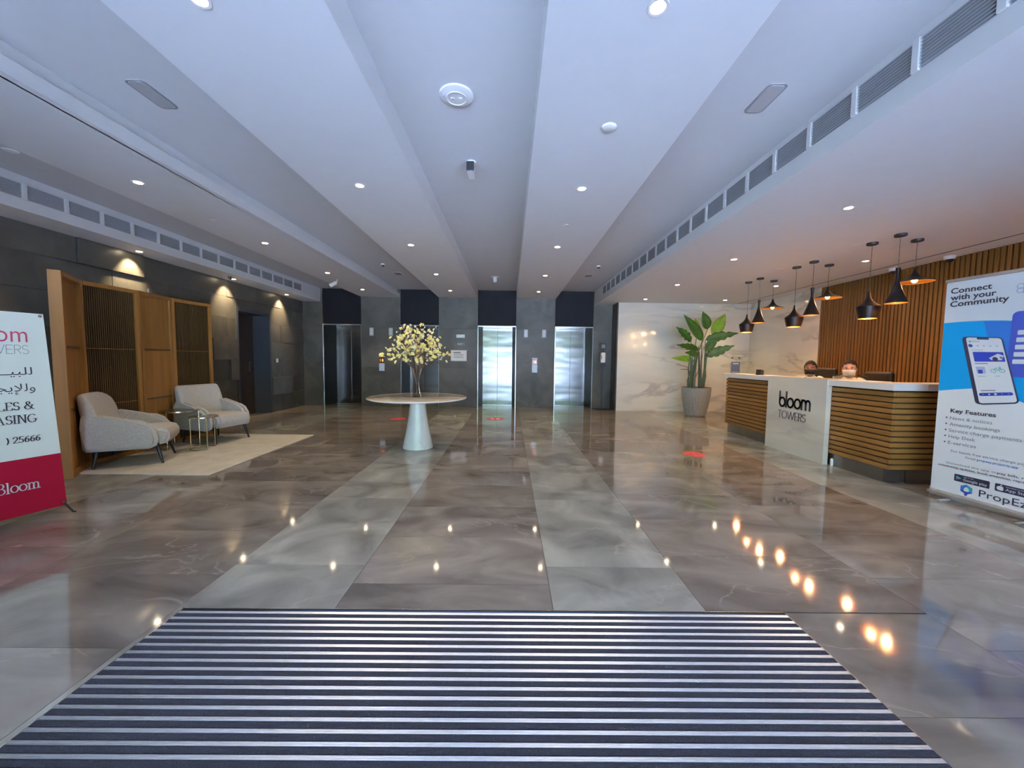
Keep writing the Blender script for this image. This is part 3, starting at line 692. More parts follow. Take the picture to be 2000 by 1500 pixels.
def blossom_mesh(name, mat, r):
    bm = bm_new()
    for k in range(5):
        a = 2 * PI * k / 5
        c = Vector((math.cos(a) * r * .55, math.sin(a) * r * .55, 0))
        q = bmesh.ops.create_icosphere(bm, subdivisions=1, radius=r * .52)
        for v in q['verts']: v.co = Vector((v.co.x, v.co.y, v.co.z * .7)) + c
    q = bmesh.ops.create_icosphere(bm, subdivisions=1, radius=r * .45)
    for v in q['verts']: v.co.z += r * .3
    me = bpy.data.meshes.new(name); bm.to_mesh(me); bm.free(); me.materials.append(mat); return me
BM_ = [blossom_mesh('blossom', M['blossom'], 0.027), blossom_mesh('blossom', M['blossomw'], 0.020), blossom_mesh('blossom', M['blossom'], 0.034)]
nb = 0
for i in range(42):
    a = 2 * PI * i / 42 * 5.3 + rf.uniform(-.2, .2)
    u = (i + 0.5) / 42
    spread = 0.56 * math.sqrt(u)
    tz = 1.04 - 0.60 * (u ** 1.5) + rf.uniform(-.05, .05)
    tip = Vector((math.cos(a) * spread, math.sin(a) * spread * 0.95, tz))
    ce = Vector((math.cos(a) * 0.05, math.sin(a) * 0.05, 0.40))
    p0 = Vector((-math.cos(a) * 0.022, -math.sin(a) * 0.022, 0.02)); p1 = Vector((0, 0, 0.20))
    pts = []
    for s in range(9):
        q = s / 8
        if q < .3: P_ = p0.lerp(ce, q / .3) if q > 0 else p0; P_ = P_ * 1.0; P_.x *= (0.4 + q * 2)
        else:
            v_ = (q - .3) / .7; P_ = ce.lerp(tip, v_) + Vector((0, 0, 0.07 * math.sin(v_ * PI)))
            P_ += Vector((rf.uniform(-.012, .012), rf.uniform(-.012, .012), 0))
        pts.append(P_)
    bb = bm_new(); tube(bb, pts, [0.006, .006, .0055, .005, .0045, .004, .0035, .003, .002], 5)
    side = []
    for s in (4, 5, 6, 7):
        d = Vector((rf.uniform(-1, 1), rf.uniform(-1, 1), rf.uniform(-.2, .9))).normalized() * rf.uniform(.06, .15)
        tube(bb, [pts[s], pts[s] + d * .6 + Vector((0, 0, .01)), pts[s] + d], [.0028, .002, .0012], 4); side.append(pts[s] + d)
    br = obj('branch', bb, M['twig'], ar)
    for P_ in side + [tip] + [pts[s] + Vector((rf.uniform(-.02, .02), rf.uniform(-.02, .02), 0.01)) for s in (5, 6, 7)]:
        if nb >= 298 or rf.random() < 0.08: continue
        nb += 1
        k = rf.choice([0, 1, 1, 2, 0])
        o = bpy.data.objects.new('blossom', BM_[k]); C.objects.link(o); o.parent = br; o.location = P_
        o.rotation_euler = (rf.uniform(-1.2, 1.2), rf.uniform(-1.2, 1.2), rf.uniform(0, 6)); o.scale = [rf.uniform(.8, 1.15)] * 3

# ================================================================== LEFT SEATING
rg = obj('area_rug', box(bm_new(), (-5.35, 4.24, 0.0), (-3.40, 6.55, 0.012), 0.004), M['rug']); tag(rg, 'cream rectangular rug under the two armchairs', 'rug')

def cushion(bm, size, c, r=0.05, sub=2):
    q = bmesh.ops.create_cube(bm, size=1.0); vs = q['verts']
    for v in vs: v.co = Vector((c[0] + v.co.x * size[0], c[1] + v.co.y * size[1], c[2] + v.co.z * size[2]))
    bmesh.ops.bevel(bm, geom=list({e for v in vs for e in v.link_edges}), offset=r, segments=4, affect='EDGES', profile=0.5)
def armchair(loc, rz, label):
    """faces local +x; origin on the floor"""
    t = thing('armchair', label, 'armchair', loc, rz, 'pale armchairs on the rug')
    # base and rounded-front seat
    st = bm_new(); pts = [(-0.28, .25), (0.26, .23), (0.34, .245), (0.375, .30), (0.375, .37), (0.345, .425), (0.28, .445), (0, .44), (-0.28, .42)]
    prism(st, pts, -0.275, 0.275)
    bmesh.ops.bevel(st, geom=[e for e in st.edges if abs(e.verts[0].co.y - e.verts[1].co.y) < .01], offset=0.03, segments=3, affect='EDGES')
    obj('seat_cushion', st, M['fabric'], t, True)
    # raked back, rounded corners at the top, slightly wider at the foot
    bk = bm_new(); prof = [(-0.27, .24, .345, .085), (-0.28, .36, .345, .09), (-0.30, .48, .345, .09), (-0.325, .60, .342, .085), (-0.352, .72, .338, .075), (-0.372, .80, .334, .065), (-0.385, .845, .330, .052), (-0.392, .872, .320, .036), (-0.395, .884, .30, .015)]
    rings = []
    for x, z, hw, th in prof:
        ring = []
        for k in range(32):
            a = 2 * PI * k / 32; ca, sa = math.cos(a), math.sin(a)
            cx = (abs(ca) ** 0.5) * (1 if ca > 0 else -1); cy = (abs(sa) ** 0.3) * (1 if sa > 0 else -1)
            ring.append(bk.verts.new((x + cx * th + 0.035 * (abs(cy) ** 3), cy * hw, z - abs(cx) * th * 0.05)))
        rings.append(ring)
    for A_, B_ in zip(rings, rings[1:]):
        for k in range(32): bk.faces.new((A_[k], A_[(k + 1) % 32], B_[(k + 1) % 32], B_[k]))
    bk.faces.new(rings[0]); bk.faces.new(rings[-1])
    obj('backrest', bk, M['fabric'], t, True)
    for s in (-1, 1):
        am = bm_new()
        pts = [(-0.37, .25), (-0.34, .215), (0.20, .205), (0.265, .235), (0.285, .32), (0.265, .43), (0.21, .51), (0.13, .555), (0.0, .575), (-0.16, .58), (-0.25, .60), (-0.31, .64), (-0.35, .65), (-0.37, .61), (-0.37, .50)]
        prism(am, pts, s * 0.265, s * 0.375)
        bmesh.ops.bevel(am, geom=[e for e in am.edges if abs(e.verts[0].co.y - e.verts[1].co.y) < .01], offset=0.036, segments=4, affect='EDGES')
        obj('armrest', am, M['fabric'], t, True)
    for sx, sy in ((1, 1), (1, -1), (-1, 1), (-1, -1)):
        lg = bm_new(); tube(lg, [(0.26 * sx - .01, 0.25 * sy, .25), (0.31 * sx, 0.285 * sy, 0.0)], [0.024, 0.012], 12)
        obj('leg', lg, M['leg'], t, True)
    return t
armchair((-4.74, 4.79, 0.012), math.radians(30), 'pale grey armchair turned to the right, nearer the sales banner')
armchair((-4.70, 6.06, 0.012), math.radians(-12), 'pale grey armchair behind the little tables, nearer the lifts')

def side_table(loc, r, h, label, a0=0.0):
    t = thing('side_table', label, 'side table', loc, a0)
    obj('table_top', cyl(bm_new(), (0, 0, h - 0.012), r - 0.006, 0.012, 40), M['smoke'], t, True)
    obj('rim', lathe(bm_new(), [(r - .006, h - .016), (r, h - .016), (r, h + .002), (r - .006, h + .002), (r - .006, h - .016)], 40), M['brass'], t, True)
    for k in range(3):
        a = 2 * PI * k / 3; obj('leg', tube(bm_new(), [(r * .93 * math.cos(a), r * .93 * math.sin(a), 0.008), (r * .93 * math.cos(a), r * .93 * math.sin(a), h - .012)], 0.008, 8), M['brass'], t, True)
    obj('foot_ring', tube(bm_new(), [(r * .93 * math.cos(a), r * .93 * math.sin(a), 0.008) for a in [math.radians(q) for q in range(-125, 130, 15)]], 0.0065, 6), M['brass'], t, True)
side_table((-4.43, 5.47, 0.012), 0.175, 0.475, 'low round brass side table in front, between the armchairs', math.radians(200))
side_table((-4.85, 5.56, 0.012), 0.235, 0.545, 'taller round side table with dark glass top overlapping the low one', math.radians(150))

# folding screen
scr = thing('folding_screen', 'four-panel folding oak screen standing behind the armchairs', 'room divider')
SP = [(-4.79, 4.06), (-5.16, 4.58), (-5.135, 5.29), (-5.23, 5.90), (-5.17, 6.60)]; SH = 2.24
for i, (a, b) in enumerate(zip(SP, SP[1:])):
    L = math.hypot(b[0] - a[0], b[1] - a[1]); ang = math.atan2(b[1] - a[1], b[0] - a[0])
    f = bm_new(); e = 0.028; sw = 0.05; T_ = 0.035 if i else 0.05
    box(f, (0.002, -T_, 0), (sw, T_, SH), e * .1); box(f, (L - sw, -T_, 0), (L - 0.002, T_, SH), e * .1)
    box(f, (sw, -T_, 0), (L - sw, T_, 0.06), e * .1); box(f, (sw, -T_, SH - 0.05), (L - sw, T_, SH), e * .1)
    p = obj('screen_frame', f, M['screenwood'], scr); p.location = (a[0], a[1], 0); p.rotation_euler = (0, 0, ang)
    if i in (0, 2):
        for z0, z1 in ((0.06, 0.73), (0.75, 1.43), (1.45, SH - 0.05)):
            bx('infill_panel', (sw, -0.012, z0), (L - sw, 0.012, z1), M['screenwood'], p)
        for z0 in (0.73, 1.43): bx('cross_rail', (sw, -0.022, z0), (L - sw, 0.022, z0 + 0.02), M['screendark'], p)
    else:
        bx('infill_panel', (sw, 0.006, 0.06), (L - sw, 0.014, SH - 0.05), M['woodback'], p)
        n = int((L - 2 * sw) / 0.024); s0 = bx('reed', (0, -0.010, 0.06), (0.015, 0.006, SH - 0.05), M['screendark'], p)
        s0.location = (sw + 0.004, 0, 0)
        for k in range(1, n): inst(s0, p, (sw + 0.004 + k * (L - 2 * sw) / n, 0, 0))
        for z0 in (0.73, 1.43): bx('cross_rail', (sw, -0.014, z0), (L - sw, 0.012, z0 + 0.008), M['screenwood'], p)
# short white tab standing on the screen's top edge
tag(bx('clip', (-5.21, 5.53, SH), (-5.195, 5.545, SH + 0.07), M['white'], scr), 'small white clip on the top rail')

# ================================================================== LEFT BANNER (X-stand)
lb = thing('sales_banner', 'cream and crimson sales and leasing banner on an X stand at the left edge', 'banner', (-3.815, 3.225, 0.0), math.atan2(0.949, 0.316))
KB = 0.945
def zb(z): return 1.35 - (1.35 - z) * KB
BWD = 0.60
def lbx(u): return -u * KB
ztop, zbot, zred = zb(1.70), zb(-0.015), zb(0.467)
def edge(z): return -0.068 * (z - zbot) / (ztop - zbot)
def band(name, z0, z1, mat):
    bm = bm_new(); n = 6
    for i in range(n):
        a, b = z0 + (z1 - z0) * i / n, z0 + (z1 - z0) * (i + 1) / n
        for (yy) in (0.0,):
            v = [bm.verts.new(q) for q in ((edge(a), yy, a), (edge(b), yy, b), (-BWD - 0, yy, b), (-BWD - 0, yy, a))]
            w_ = [bm.verts.new((q.co.x, 0.0015, q.co.z)) for q in v]
            bm.faces.new(v); bm.faces.new(w_)
            bm.faces.new((v[0], v[1], w_[1], w_[0])); bm.faces.new((v[2], v[3], w_[3], w_[2]))
    return obj(name, bm, mat, lb)
band('banner_sheet', zred, ztop, M['bannerc']); band('crimson_band', zbot, zred, M['red'])
def gl(d, s): return [d[c] if c != ' ' else ([], .25) for c in s]
# "bloom" in red, thin TOWERS
def word_r(glyphs, xr, z, scale, wx, wz, mat, parent, xs=1.0, gap=0.12, **kw):
    adv = sum(g[1] for g in glyphs) + gap * (len(glyphs) - 1)
    return word(glyphs, xr - adv * scale * xs, z, scale, wx, wz, mat, parent, xs=xs, gap=gap, **kw)
text('bloom', lbx(0.172), zb(1.452), 0.33, 0.185, M['inkred'], lb, bold=-0.006, align='R')
word_r(gl(G, 'TOWERS'), lbx(0.170), zb(1.355), zb(1.424) - zb(1.353), .05, .05, M['inkg'], lb, xs=0.95, gap=0.14)
AR1 = '\uFECA' + '\u0640' * 7 + '\uFEF4\uFE92\uFEE0\uFEDF'
AR2 = '\uFEAD\uFE8E' + '\u0640' * 4 + '\uFEA0\uFEF3\uFEFA\uFEDF\uFEED'
text(AR1, lbx(0.158), zb(1.178), 0.36, 0.085, M['ink'], lb, align='R'); text(AR2, lbx(0.146), zb(1.040), 0.36, 0.085, M['ink'], lb, align='R')
hs_ = zb(0.949) - zb(0.885)
word_r(gl(SF, 'SALES &'), lbx(0.160), zb(0.886), hs_, .15, .06, M['ink'], lb, xs=0.95, gap=.10)
word_r(gl(SF, 'LEASING'), lbx(0.150), zb(0.771), hs_ * 1.08, .15, .06, M['ink'], lb, xs=0.88, gap=.10)
word_r(gl(SF, ') 25666'), lbx(0.138), zb(0.607), zb(0.657) - zb(0.605), .16, .08, M['ink'], lb, xs=1.0, gap=.10)
word_r(gl(SF, 'Bloom'), lbx(0.158), zb(0.197), zb(0.273) - zb(0.185), .13, .06, M['white'], lb, xs=0.86, gap=.08)
for zz, ux in ((ztop - 0.02, edge(ztop) - 0.02), (zbot + 0.03, -0.02)):
    e_ = obj('eyelet', lathe(bm_new(), [(0.004, 0.0), (0.010, 0.0), (0.010, 0.003), (0.004, 0.003)], 14), M['brass'], lb, True, (ux, -0.002, zz)); e_.rotation_euler = (PI / 2, 0, 0)
obj('stand_leg', tube(bm_new(), [(-0.02, 0.004, zbot + 0.03), (0.006, -0.07, 0.006), (0.012, -0.085, 0.006)], 0.008, 8), M['black'], lb, True)
obj('stand_leg', tube(bm_new(), [(-0.58, 0.004, zbot + 0.03), (-0.60, -0.07, 0.006)], 0.008, 8), M['black'], lb, True)
obj('stand_pole', tube(bm_new(), [(-0.02, 0.012, zbot + 0.03), (-0.3, 0.06, 0.8), (-0.56, 0.012, ztop - 0.02)], 0.006, 8), M['black'], lb, True)
obj('stand_pole', tube(bm_new(), [(-0.58, 0.012, zbot + 0.03), (-0.3, 0.06, 0.8), (-0.08, 0.012, ztop - 0.02)], 0.006, 8), M['black'], lb, True)
obj('stand_foot', tube(bm_new(), [(-0.3, 0.06, 0.8), (-0.3, 0.45, 0.006)], 0.008, 8), M['black'], lb, True)

# ================================================================== RIGHT BANNER (roll-up)
rbn = thing('rollup_banner', 'white and blue app roll-up banner with a phone picture at the right edge', 'banner', (4.407, 3.859, 0), math.atan2(-0.635, 0.082))
BW = 0.85
bx('banner_sheet', (0, 0, 0.07), (BW, 0.002, 2.175), M['bannerw'], rbn)
bx('top_rail', (-0.008, -0.012, 2.170), (BW + 0.008, 0.014, 2.202), M['steel'], rbn, 0.003)
cs = bm_new(); prism(cs, [(-0.012, 0), (BW + 0.012, 0), (BW + 0.012, 0.085), (-0.012, 0.085)], -0.055, 0.07)
bmesh.ops.bevel(cs, geom=[e for e in cs.edges if abs(e.verts[0].co.x - e.verts[1].co.x) > .5], offset=0.03, segments=4, affect='EDGES')
bmesh.ops.translate(cs, verts=cs.verts, vec=(0, 0.01, -0.0)); obj('cassette', cs, M['alu'], rbn, True).location = (0, 0.02, 0.0)
for ux in (0.16, 0.70): bx('swivel_foot', (ux, -0.16, 0), (ux + 0.03, -0.03, 0.012), M['alu'], rbn, 0.003)
obj('support_pole', tube(bm_new(), [(BW / 2, 0.05, 0.08), (BW / 2, 0.02, 2.17)], 0.008, 8), M['alu'], rbn)
def flat(pts, mat, lvl, name='printed_panel'):
    bm = bm_new(); y = -0.0006 * lvl; v = [bm.verts.new((x, y, z)) for x, z in pts]; f = bm.faces.new(v); bmesh.ops.triangulate(bm, faces=[f]); return obj(name, bm, mat, rbn)
def rrect(x0, z0, x1, z1, r, shear=0.0, tilt=0.0):
    pts = []
    for (cx, cz, a0) in ((x1 - r, z1 - r, 0), (x0 + r, z1 - r, 90), (x0 + r, z0 + r, 180), (x1 - r, z0 + r, 270)):
        pts += [(cx + r * math.cos(math.radians(a0 + k * 22.5)), cz + r * math.sin(math.radians(a0 + k * 22.5))) for k in range(5)]
    return [(x + (z1 - z) * shear, z + (x - x0) * tilt) for x, z in pts]
top = [(BW * k / 12, 1.775 - 0.012 * (2 * k / 12 - .4) ** 2 - 0.10 * (k / 12) ** 3) for k in range(13)]
bot = [(BW * k / 12, 1.085 + 0.07 * math.sin(k / 12 * 2.2) - 0.25 * (k / 12) ** 2 * (1 if k > 5 else 0)) for k in range(12, -1, -1)]
flat([(max(0.001, x), z) for x, z in top + bot], M['cyan'], 1)
flat([(0.30, 1.765), (0.45, 1.748), (0.60, 1.72), (0.60, 1.25), (0.45, 1.3), (0.36, 1.5)], M['cyand'], 2)
# second, rear phone
flat(rrect(0.485, 1.25, 0.82, 1.83, 0.04, -0.02, -0.02), M['violet'], 3)
for k in range(5): flat(rrect(0.525 - k * 0.004, 1.622 - k * 0.064, 0.76, 1.663 - k * 0.064, 0.006), M['bannerw'], 4)
# front phone, leaning
def ph(x, z):      # phone space: x 0..0.245, z 0..0.64
    return (0.313 + x * 1.04 - z * 0.222, 0.985 + z + x * (0.16 - z * 0.40))
def pr_(x0, z0, x1, z1, r): return [ph(x, z) for x, z in rrect(x0, z0, x1, z1, r)]
flat([(a - 0.022, b + 0.004) for a, b in pr_(0, -0.01, 0.25, 0.64, 0.03)], M['inknavy'], 5)
flat(pr_(-0.002, -0.008, 0.254, 0.645, 0.03), M['inknavy'], 6)
flat(pr_(0.008, 0.004, 0.244, 0.636, 0.022), M['bannerw'], 7)
flat(pr_(0.085, 0.618, 0.165, 0.637, 0.005), M['inknavy'], 8)
flat(pr_(0.035, 0.40, 0.235, 0.495, 0.006), M['royal'], 8)
flat([ph(x, z) for x, z in ((0.135, 0.435), (0.20, 0.48), (0.235, 0.46), (0.215, 0.455), (0.215, 0.415), (0.15, 0.415), (0.15, 0.435))], M['bannerw'], 9)
flat([ph(x, z) for x, z in arc(0.175, 0.425, 0.018, 0.022, 0, 360, 12)[:-1]], M['inknavy'], 10)
flat([ph(x, z) for x, z in arc(0.215, 0.44, 0.010, 0.012, 0, 360, 12)[:-1]], M['inkg'], 10)
flat([ph(x, z) for x, z in arc(0.030, 0.555, 0.016, 0.016, 0, 360, 14)[:-1]], M['violet'], 8)
for k in range(4): flat([ph(x, z) for x, z in arc(0.080 + 0.042 * k, 0.555, 0.008, 0.007, 0, 360, 10)[:-1]], M['lilac'], 8)
flat(pr_(0.025, 0.588, 0.040, 0.603, 0.002), M['teal'], 8); flat(pr_(0.045, 0.592, 0.10, 0.600, 0.001), M['lilac'], 8)
flat(pr_(0.035, 0.51, 0.11, 0.516, 0.001), M['lilac'], 8); flat(pr_(0.035, 0.378, 0.12, 0.386, 0.001), M['inkg'], 8)
flat(pr_(0.035, 0.285, 0.095, 0.350, 0.004), M['lilac'], 8); flat(pr_(0.045, 0.285, 0.075, 0.322, 0.004), M['royal'], 9)
for cx in (0.145, 0.20):
    bm = bm_new()
    for q in pen([arc(cx, 0.31, 0.017, 0.017, 0, 360, 12)], 0.004):
        bm.faces.new([bm.verts.new((ph(x, z)[0], -0.0054, ph(x, z)[1])) for x, z in q])
    obj('printed_panel', bm, M['teal'], rbn)
bm = bm_new()
for q in pen([[(0.145, 0.31), (0.162, 0.338), (0.192, 0.338), (0.20, 0.31)], [(0.162, 0.338), (0.172, 0.312), (0.192, 0.338)], [(0.188, 0.352), (0.196, 0.338)]], 0.004):
    bm.faces.new([bm.verts.new((ph(x, z)[0], -0.0055, ph(x, z)[1])) for x, z in q])
obj('printed_panel', bm, M['teal'], rbn)
flat(pr_(0.035, 0.256, 0.09, 0.262, 0.001), M['lilac'], 8); flat(pr_(0.15, 0.256, 0.18, 0.262, 0.001), M['lilac'], 8)
flat(pr_(0.035, 0.118, 0.13, 0.126, 0.001), M['inkg'], 8)
flat(pr_(0.018, 0.072, 0.232, 0.102, 0.014), M['royal'], 8)
for k, rr_ in enumerate((0.004, 0.007, 0.010, 0.004, 0.004)): flat([ph(x, z) for x, z in arc(0.045 + 0.04 * k, 0.087, rr_, rr_, 0, 360, 10)[:-1]], M['lilac'] if rr_ < .005 else M['bannerw'], 9)
# wording
text('Connect', 0.037, 2.060, 0.298, 0.074, M['ink'], rbn, 0.022); text('with your', 0.038, 1.994, 0.330, 0.074, M['ink'], rbn, 0.022); text('Community', 0.039, 1.930, 0.415, 0.074, M['ink'], rbn, 0.022)
text('Key Features', 0.112, 0.877, 0.327, 0.055, M['ink'], rbn, 0.02)
for s, z, wd in (('News & notices', 0.806, 0.305), ('Amenity bookings', 0.745, 0.36), ('Service charge payments', 0.683, 0.50), ('Help Desk', 0.622, 0.20), ('E-services', 0.560, 0.21)):
    text(s, 0.113, z, wd, 0.045, M['inkg'], rbn); flat([(0.085 + 0.007 * math.cos(a * PI / 5), z + 0.016 + 0.007 * math.sin(a * PI / 5)) for a in range(10)], M['ink'], 1)
text('For hassle free service charge payments', 0.142, 0.484, 0.60, 0.032, M['inkg'], rbn)
text('Portal:', 0.255, 0.444, 0.075, 0.030, M['inkg'], rbn); text('propezy.property.app', 0.338, 0.444, 0.27, 0.030, M['cyand'], rbn, 0.01)
text('Download the app to', 0.117, 0.362, 0.36, 0.026, M['inkg'], rbn); text('pay bills, receive', 0.482, 0.362, 0.27, 0.027, M['ink'], rbn, 0.012)
text('community updates, book amenities, report issues', 0.050, 0.327, 0.72, 0.028, M['ink'], rbn, 0.008)
flat(rrect(0.183, 0.205, 0.438, 0.275, 0.008), M['inknavy'], 1); flat(rrect(0.473, 0.205, 0.728, 0.275, 0.008), M['inknavy'], 1)
flat([(0.198, 0.262), (0.198, 0.218), (0.240, 0.240)], M['teal'], 3); flat([(0.198, 0.218), (0.222, 0.231), (0.210, 0.238), (0.198, 0.240)], M['inkred'], 4)
text('GET IT ON', 0.255, 0.255, 0.07, 0.014, M['bannerw'], rbn); text('Google play', 0.253, 0.222, 0.17, 0.036, M['bannerw'], rbn)
flat(arc(0.513, 0.236, 0.020, 0.020, -80, 75, 14) + arc(0.505, 0.236, 0.020, 0.020, 105, 260, 14), M['bannerw'], 3); flat([(0.506, 0.258), (0.510, 0.268), (0.520, 0.270), (0.516, 0.260)], M['bannerw'], 3)
flat([(0.533 + 0.006 * math.cos(a * PI / 5), 0.240 + 0.007 * math.sin(a * PI / 5)) for a in range(10)], M['inknavy'], 5)
text('Download on the', 0.545, 0.255, 0.11, 0.014, M['bannerw'], rbn); text('App Store', 0.543, 0.222, 0.16, 0.036, M['bannerw'], rbn)
# hexagonal speech-bubble mark
hx = lambda r: [(0.280 + r * 1.05 * math.cos(math.radians(90 + 60 * k)), 0.145 + r * math.sin(math.radians(90 + 60 * k))) for k in range(6)]
H6 = hx(0.048)
flat([H6[0], H6[1], H6[2], (0.280, 0.145)], M['cyand'], 1); flat([H6[2], H6[3], H6[4], (0.280, 0.145)], M['royal'], 1); flat([H6[4], H6[5], H6[0], (0.280, 0.145)], M['teal'], 1)
flat([(0.262, 0.10), (0.296, 0.10), (0.276, 0.078)], M['royal'], 2)
flat([(0.262, 0.125), (0.300, 0.125), (0.300, 0.148), (0.286, 0.168), (0.274, 0.168), (0.262, 0.148)], M['bannerw'], 3)
text('PropEzy', 0.372, 0.112, 0.36, 0.095, M['inknavy'], rbn)
# little flower mark, top right
for k in range(5):
    bm = bm_new(); cx, cz = 0.545 + 0.035 * math.cos(2 * PI * k / 5), 2.03 + 0.032 * math.sin(2 * PI * k / 5)
    for q in pen([arc(cx, cz, 0.021, 0.021, 0, 360, 14)], 0.006): bm.faces.new([bm.verts.new((x, -0.001, z)) for x, z in q])
    obj('printed_flower', bm, M['lilac'], rbn)

# ================================================================== RECEPTION DESK
dk = thing('reception_desk', 'reception desk with oak slats, white marble panel and white counter', 'desk')
DX, DYA, DYB = 4.255, 4.16, 7.40           # front face x, near end y, far end y
DXE = 5.75
bx('desk_core', (DX + 0.03, DYA + 0.03, 0.16), (DX + 0.32, DYB, 1.06), M['woodback'], dk)
bx('desk_core', (DX + 0.32, DYA + 0.03, 0.16), (DXE, DYA + 0.32, 1.06), M['woodback'], dk)
bx('kick_plate', (DX + 0.05, DYA + 0.10, 0.0), (DX + 0.30, DYB - 0.02, 0.165), M['kick'], dk)
bx('kick_plate', (DX + 0.31, DYA + 0.10, 0.0), (DXE, DYA + 0.30, 0.165), M['kick'], dk)
P_ = (1.052 - 0.165) / 14
def slats(x0, y0, x1, y1):
    s0 = bx('wood_slat', (x0, y0, 0.0), (x1, y1, P_ - 0.014), M['deskslat'], dk, 0.002); s0.location = (0, 0, 0.168)
    for k in range(1, 14): inst(s0, dk, (0, 0, 0.168 + k * P_))
BY0, BY1 = 4.97, 6.12
slats(DX, BY1 + 0.002, DX + 0.03, DYB)                 # far stretch
slats(DX, DYA, DX + 0.03, BY0 - 0.002)                 # near stretch
slats(DX + 0.0305, DYA, DXE, DYA + 0.03)               # end facing the entrance
bx('counter_top', (DX - 0.045, DYA - 0.045, 1.060), (DX + 0.33, BY0 - 0.001, 1.138), M['counter'], dk, 0.003)
bx('counter_top', (DX - 0.045, BY1 + 0.001, 1.060), (DX + 0.33, DYB + 0.05, 1.138), M['counter'], dk, 0.003)
bx('counter_top', (DX + 0.331, DYA - 0.045, 1.060), (DXE + 0.02, DYA + 0.33, 1.138), M['counter'], dk, 0.003)
bx('marble_front', (4.195, BY0, 0.0), (4.262, BY1, 1.143), M['whitemarble'], dk, 0.002)
bx('marble_cap', (4.2625, BY0, 1.062), (DX + 0.33, BY1, 1.143), M['whitemarble'], dk, 0.002)
bx('work_surface', (DX + 0.33, DYA + 0.33, 0.72), (DX + 0.85, DYB, 0.75), M['offwhite'], dk)
lg = bpy.data.objects.new('desk_logo', None); C.objects.link(lg); lg.parent = dk; lg.location = (4.194, 7.45, 0); lg.rotation_euler = (0, 0, -PI / 2)
word(gl(G, 'bloom'), 1.625, 0.690, 0.222, .14, .13, M['letter'], lg, y=0.0, depth=0.008, xs=0.84, gap=0.12, name='raised_lettering')
word(gl(G, 'TOWERS'), 1.60, 0.512, 0.112, .055, .055, M['letter'], lg, y=0.0, depth=0.006, xs=0.985, gap=0.15, name='raised_lettering')
# things on and by the desk
t = thing('card_reader', 'small dark card reader on the far end of the counter', 'device', (4.36, 6.60, 1.139), 0.3)
bd = bm_new(); prism(bd, [(-0.045, 0), (0.045, 0), (0.045, 0.085), (-0.035, 0.095)], -0.05, 0.03); bd2 = bd
obj('reader_body', bd, M['blackm'], t); bx('reader_screen', (-0.03, -0.052, 0.03), (0.035, -0.050, 0.08), M['smoke'], t)
for i, (x, y_, a) in enumerate(((4.40, 7.00, .2), (4.38, 6.35, -.15), (4.45, 4.62, .1))):
    o = obj('paper_sheet', box(bm_new(), (-0.10, -0.14, 0), (0.10, 0.14, 0.0015)), M['paper'], None, loc=(x, y_, 1.1395 if i != 1 else 1.1395)); o.rotation_euler = (0, 0, a)
    tag(o, ['white sheet of paper at the far end of the counter', 'white sheet beside the dark card reader on the counter', 'white sheet on the near corner of the counter'][i], 'paper')
o = obj('white_tube', lathe(bm_new(), [(0, 0), (0.016, 0), (0.018, 0.01), (0.018, 0.085), (0.010, 0.10), (0, 0.10)], 16), M['white'], None, True, (4.27, 4.915, 0)); tag(o, 'small white bottle on the floor beside the marble desk panel', 'bottle')

# office chairs behind the desk
def office_chair(loc, rz, label, low=0.0):
    t = thing('office_chair', label, 'office chair', loc, rz, 'black office chairs behind the desk')
    bk = bm_new(); cushion(bk, (0.09, 0.42, 0.62), (-0.24, 0, 0.955 + low), 0.042); o = obj('backrest', bk, M['leather'], t, True)
    se = bm_new(); cushion(se, (0.50, 0.50, 0.09), (0.02, 0, 0.50), 0.04); obj('seat', se, M['leather'], t, True)
    obj('column', cyl(bm_new(), (0, 0, 0.09), 0.028, 0.37, 16), M['steel'], t, True)
    bx('back_bracket', (-0.27, -0.03, 0.44), (-0.20, 0.03, 0.75), M['black'], t)
    for s in (-1, 1): obj('armrest', tube(bm_new(), [(0.05, s * .26, .50), (0.05, s * .31, .70), (-0.2, s * .30, .71)], 0.018), M['black'], t, True)
    for k in range(5):
        a = 2 * PI * k / 5; c_, s_2 = math.cos(a), math.sin(a)
        lg_ = obj('leg', tube(bm_new(), [(0, 0, 0.10), (c_ * .29, s_2 * .29, 0.065)], [0.022, 0.014]), M['black'], t, True)
        cw = bm_new(); q = bmesh.ops.create_cone(cw, cap_ends=True, segments=14, radius1=.028, radius2=.028, depth=.03)
        for v in q['verts']: v.co = Vector((v.co.z, v.co.y, v.co.x))
        bmesh.ops.translate(cw, verts=cw.verts, vec=(c_ * .29, s_2 * .29, 0.028)); obj('caster', cw, M['black'], lg_, True)
    return t
office_chair((5.15, 6.43, 0), math.radians(180), 'black office chair of the person in the black mask', 0.015)
office_chair((5.19, 5.54, 0), math.radians(180), 'black office chair of the person in the pale blue mask', -0.02)

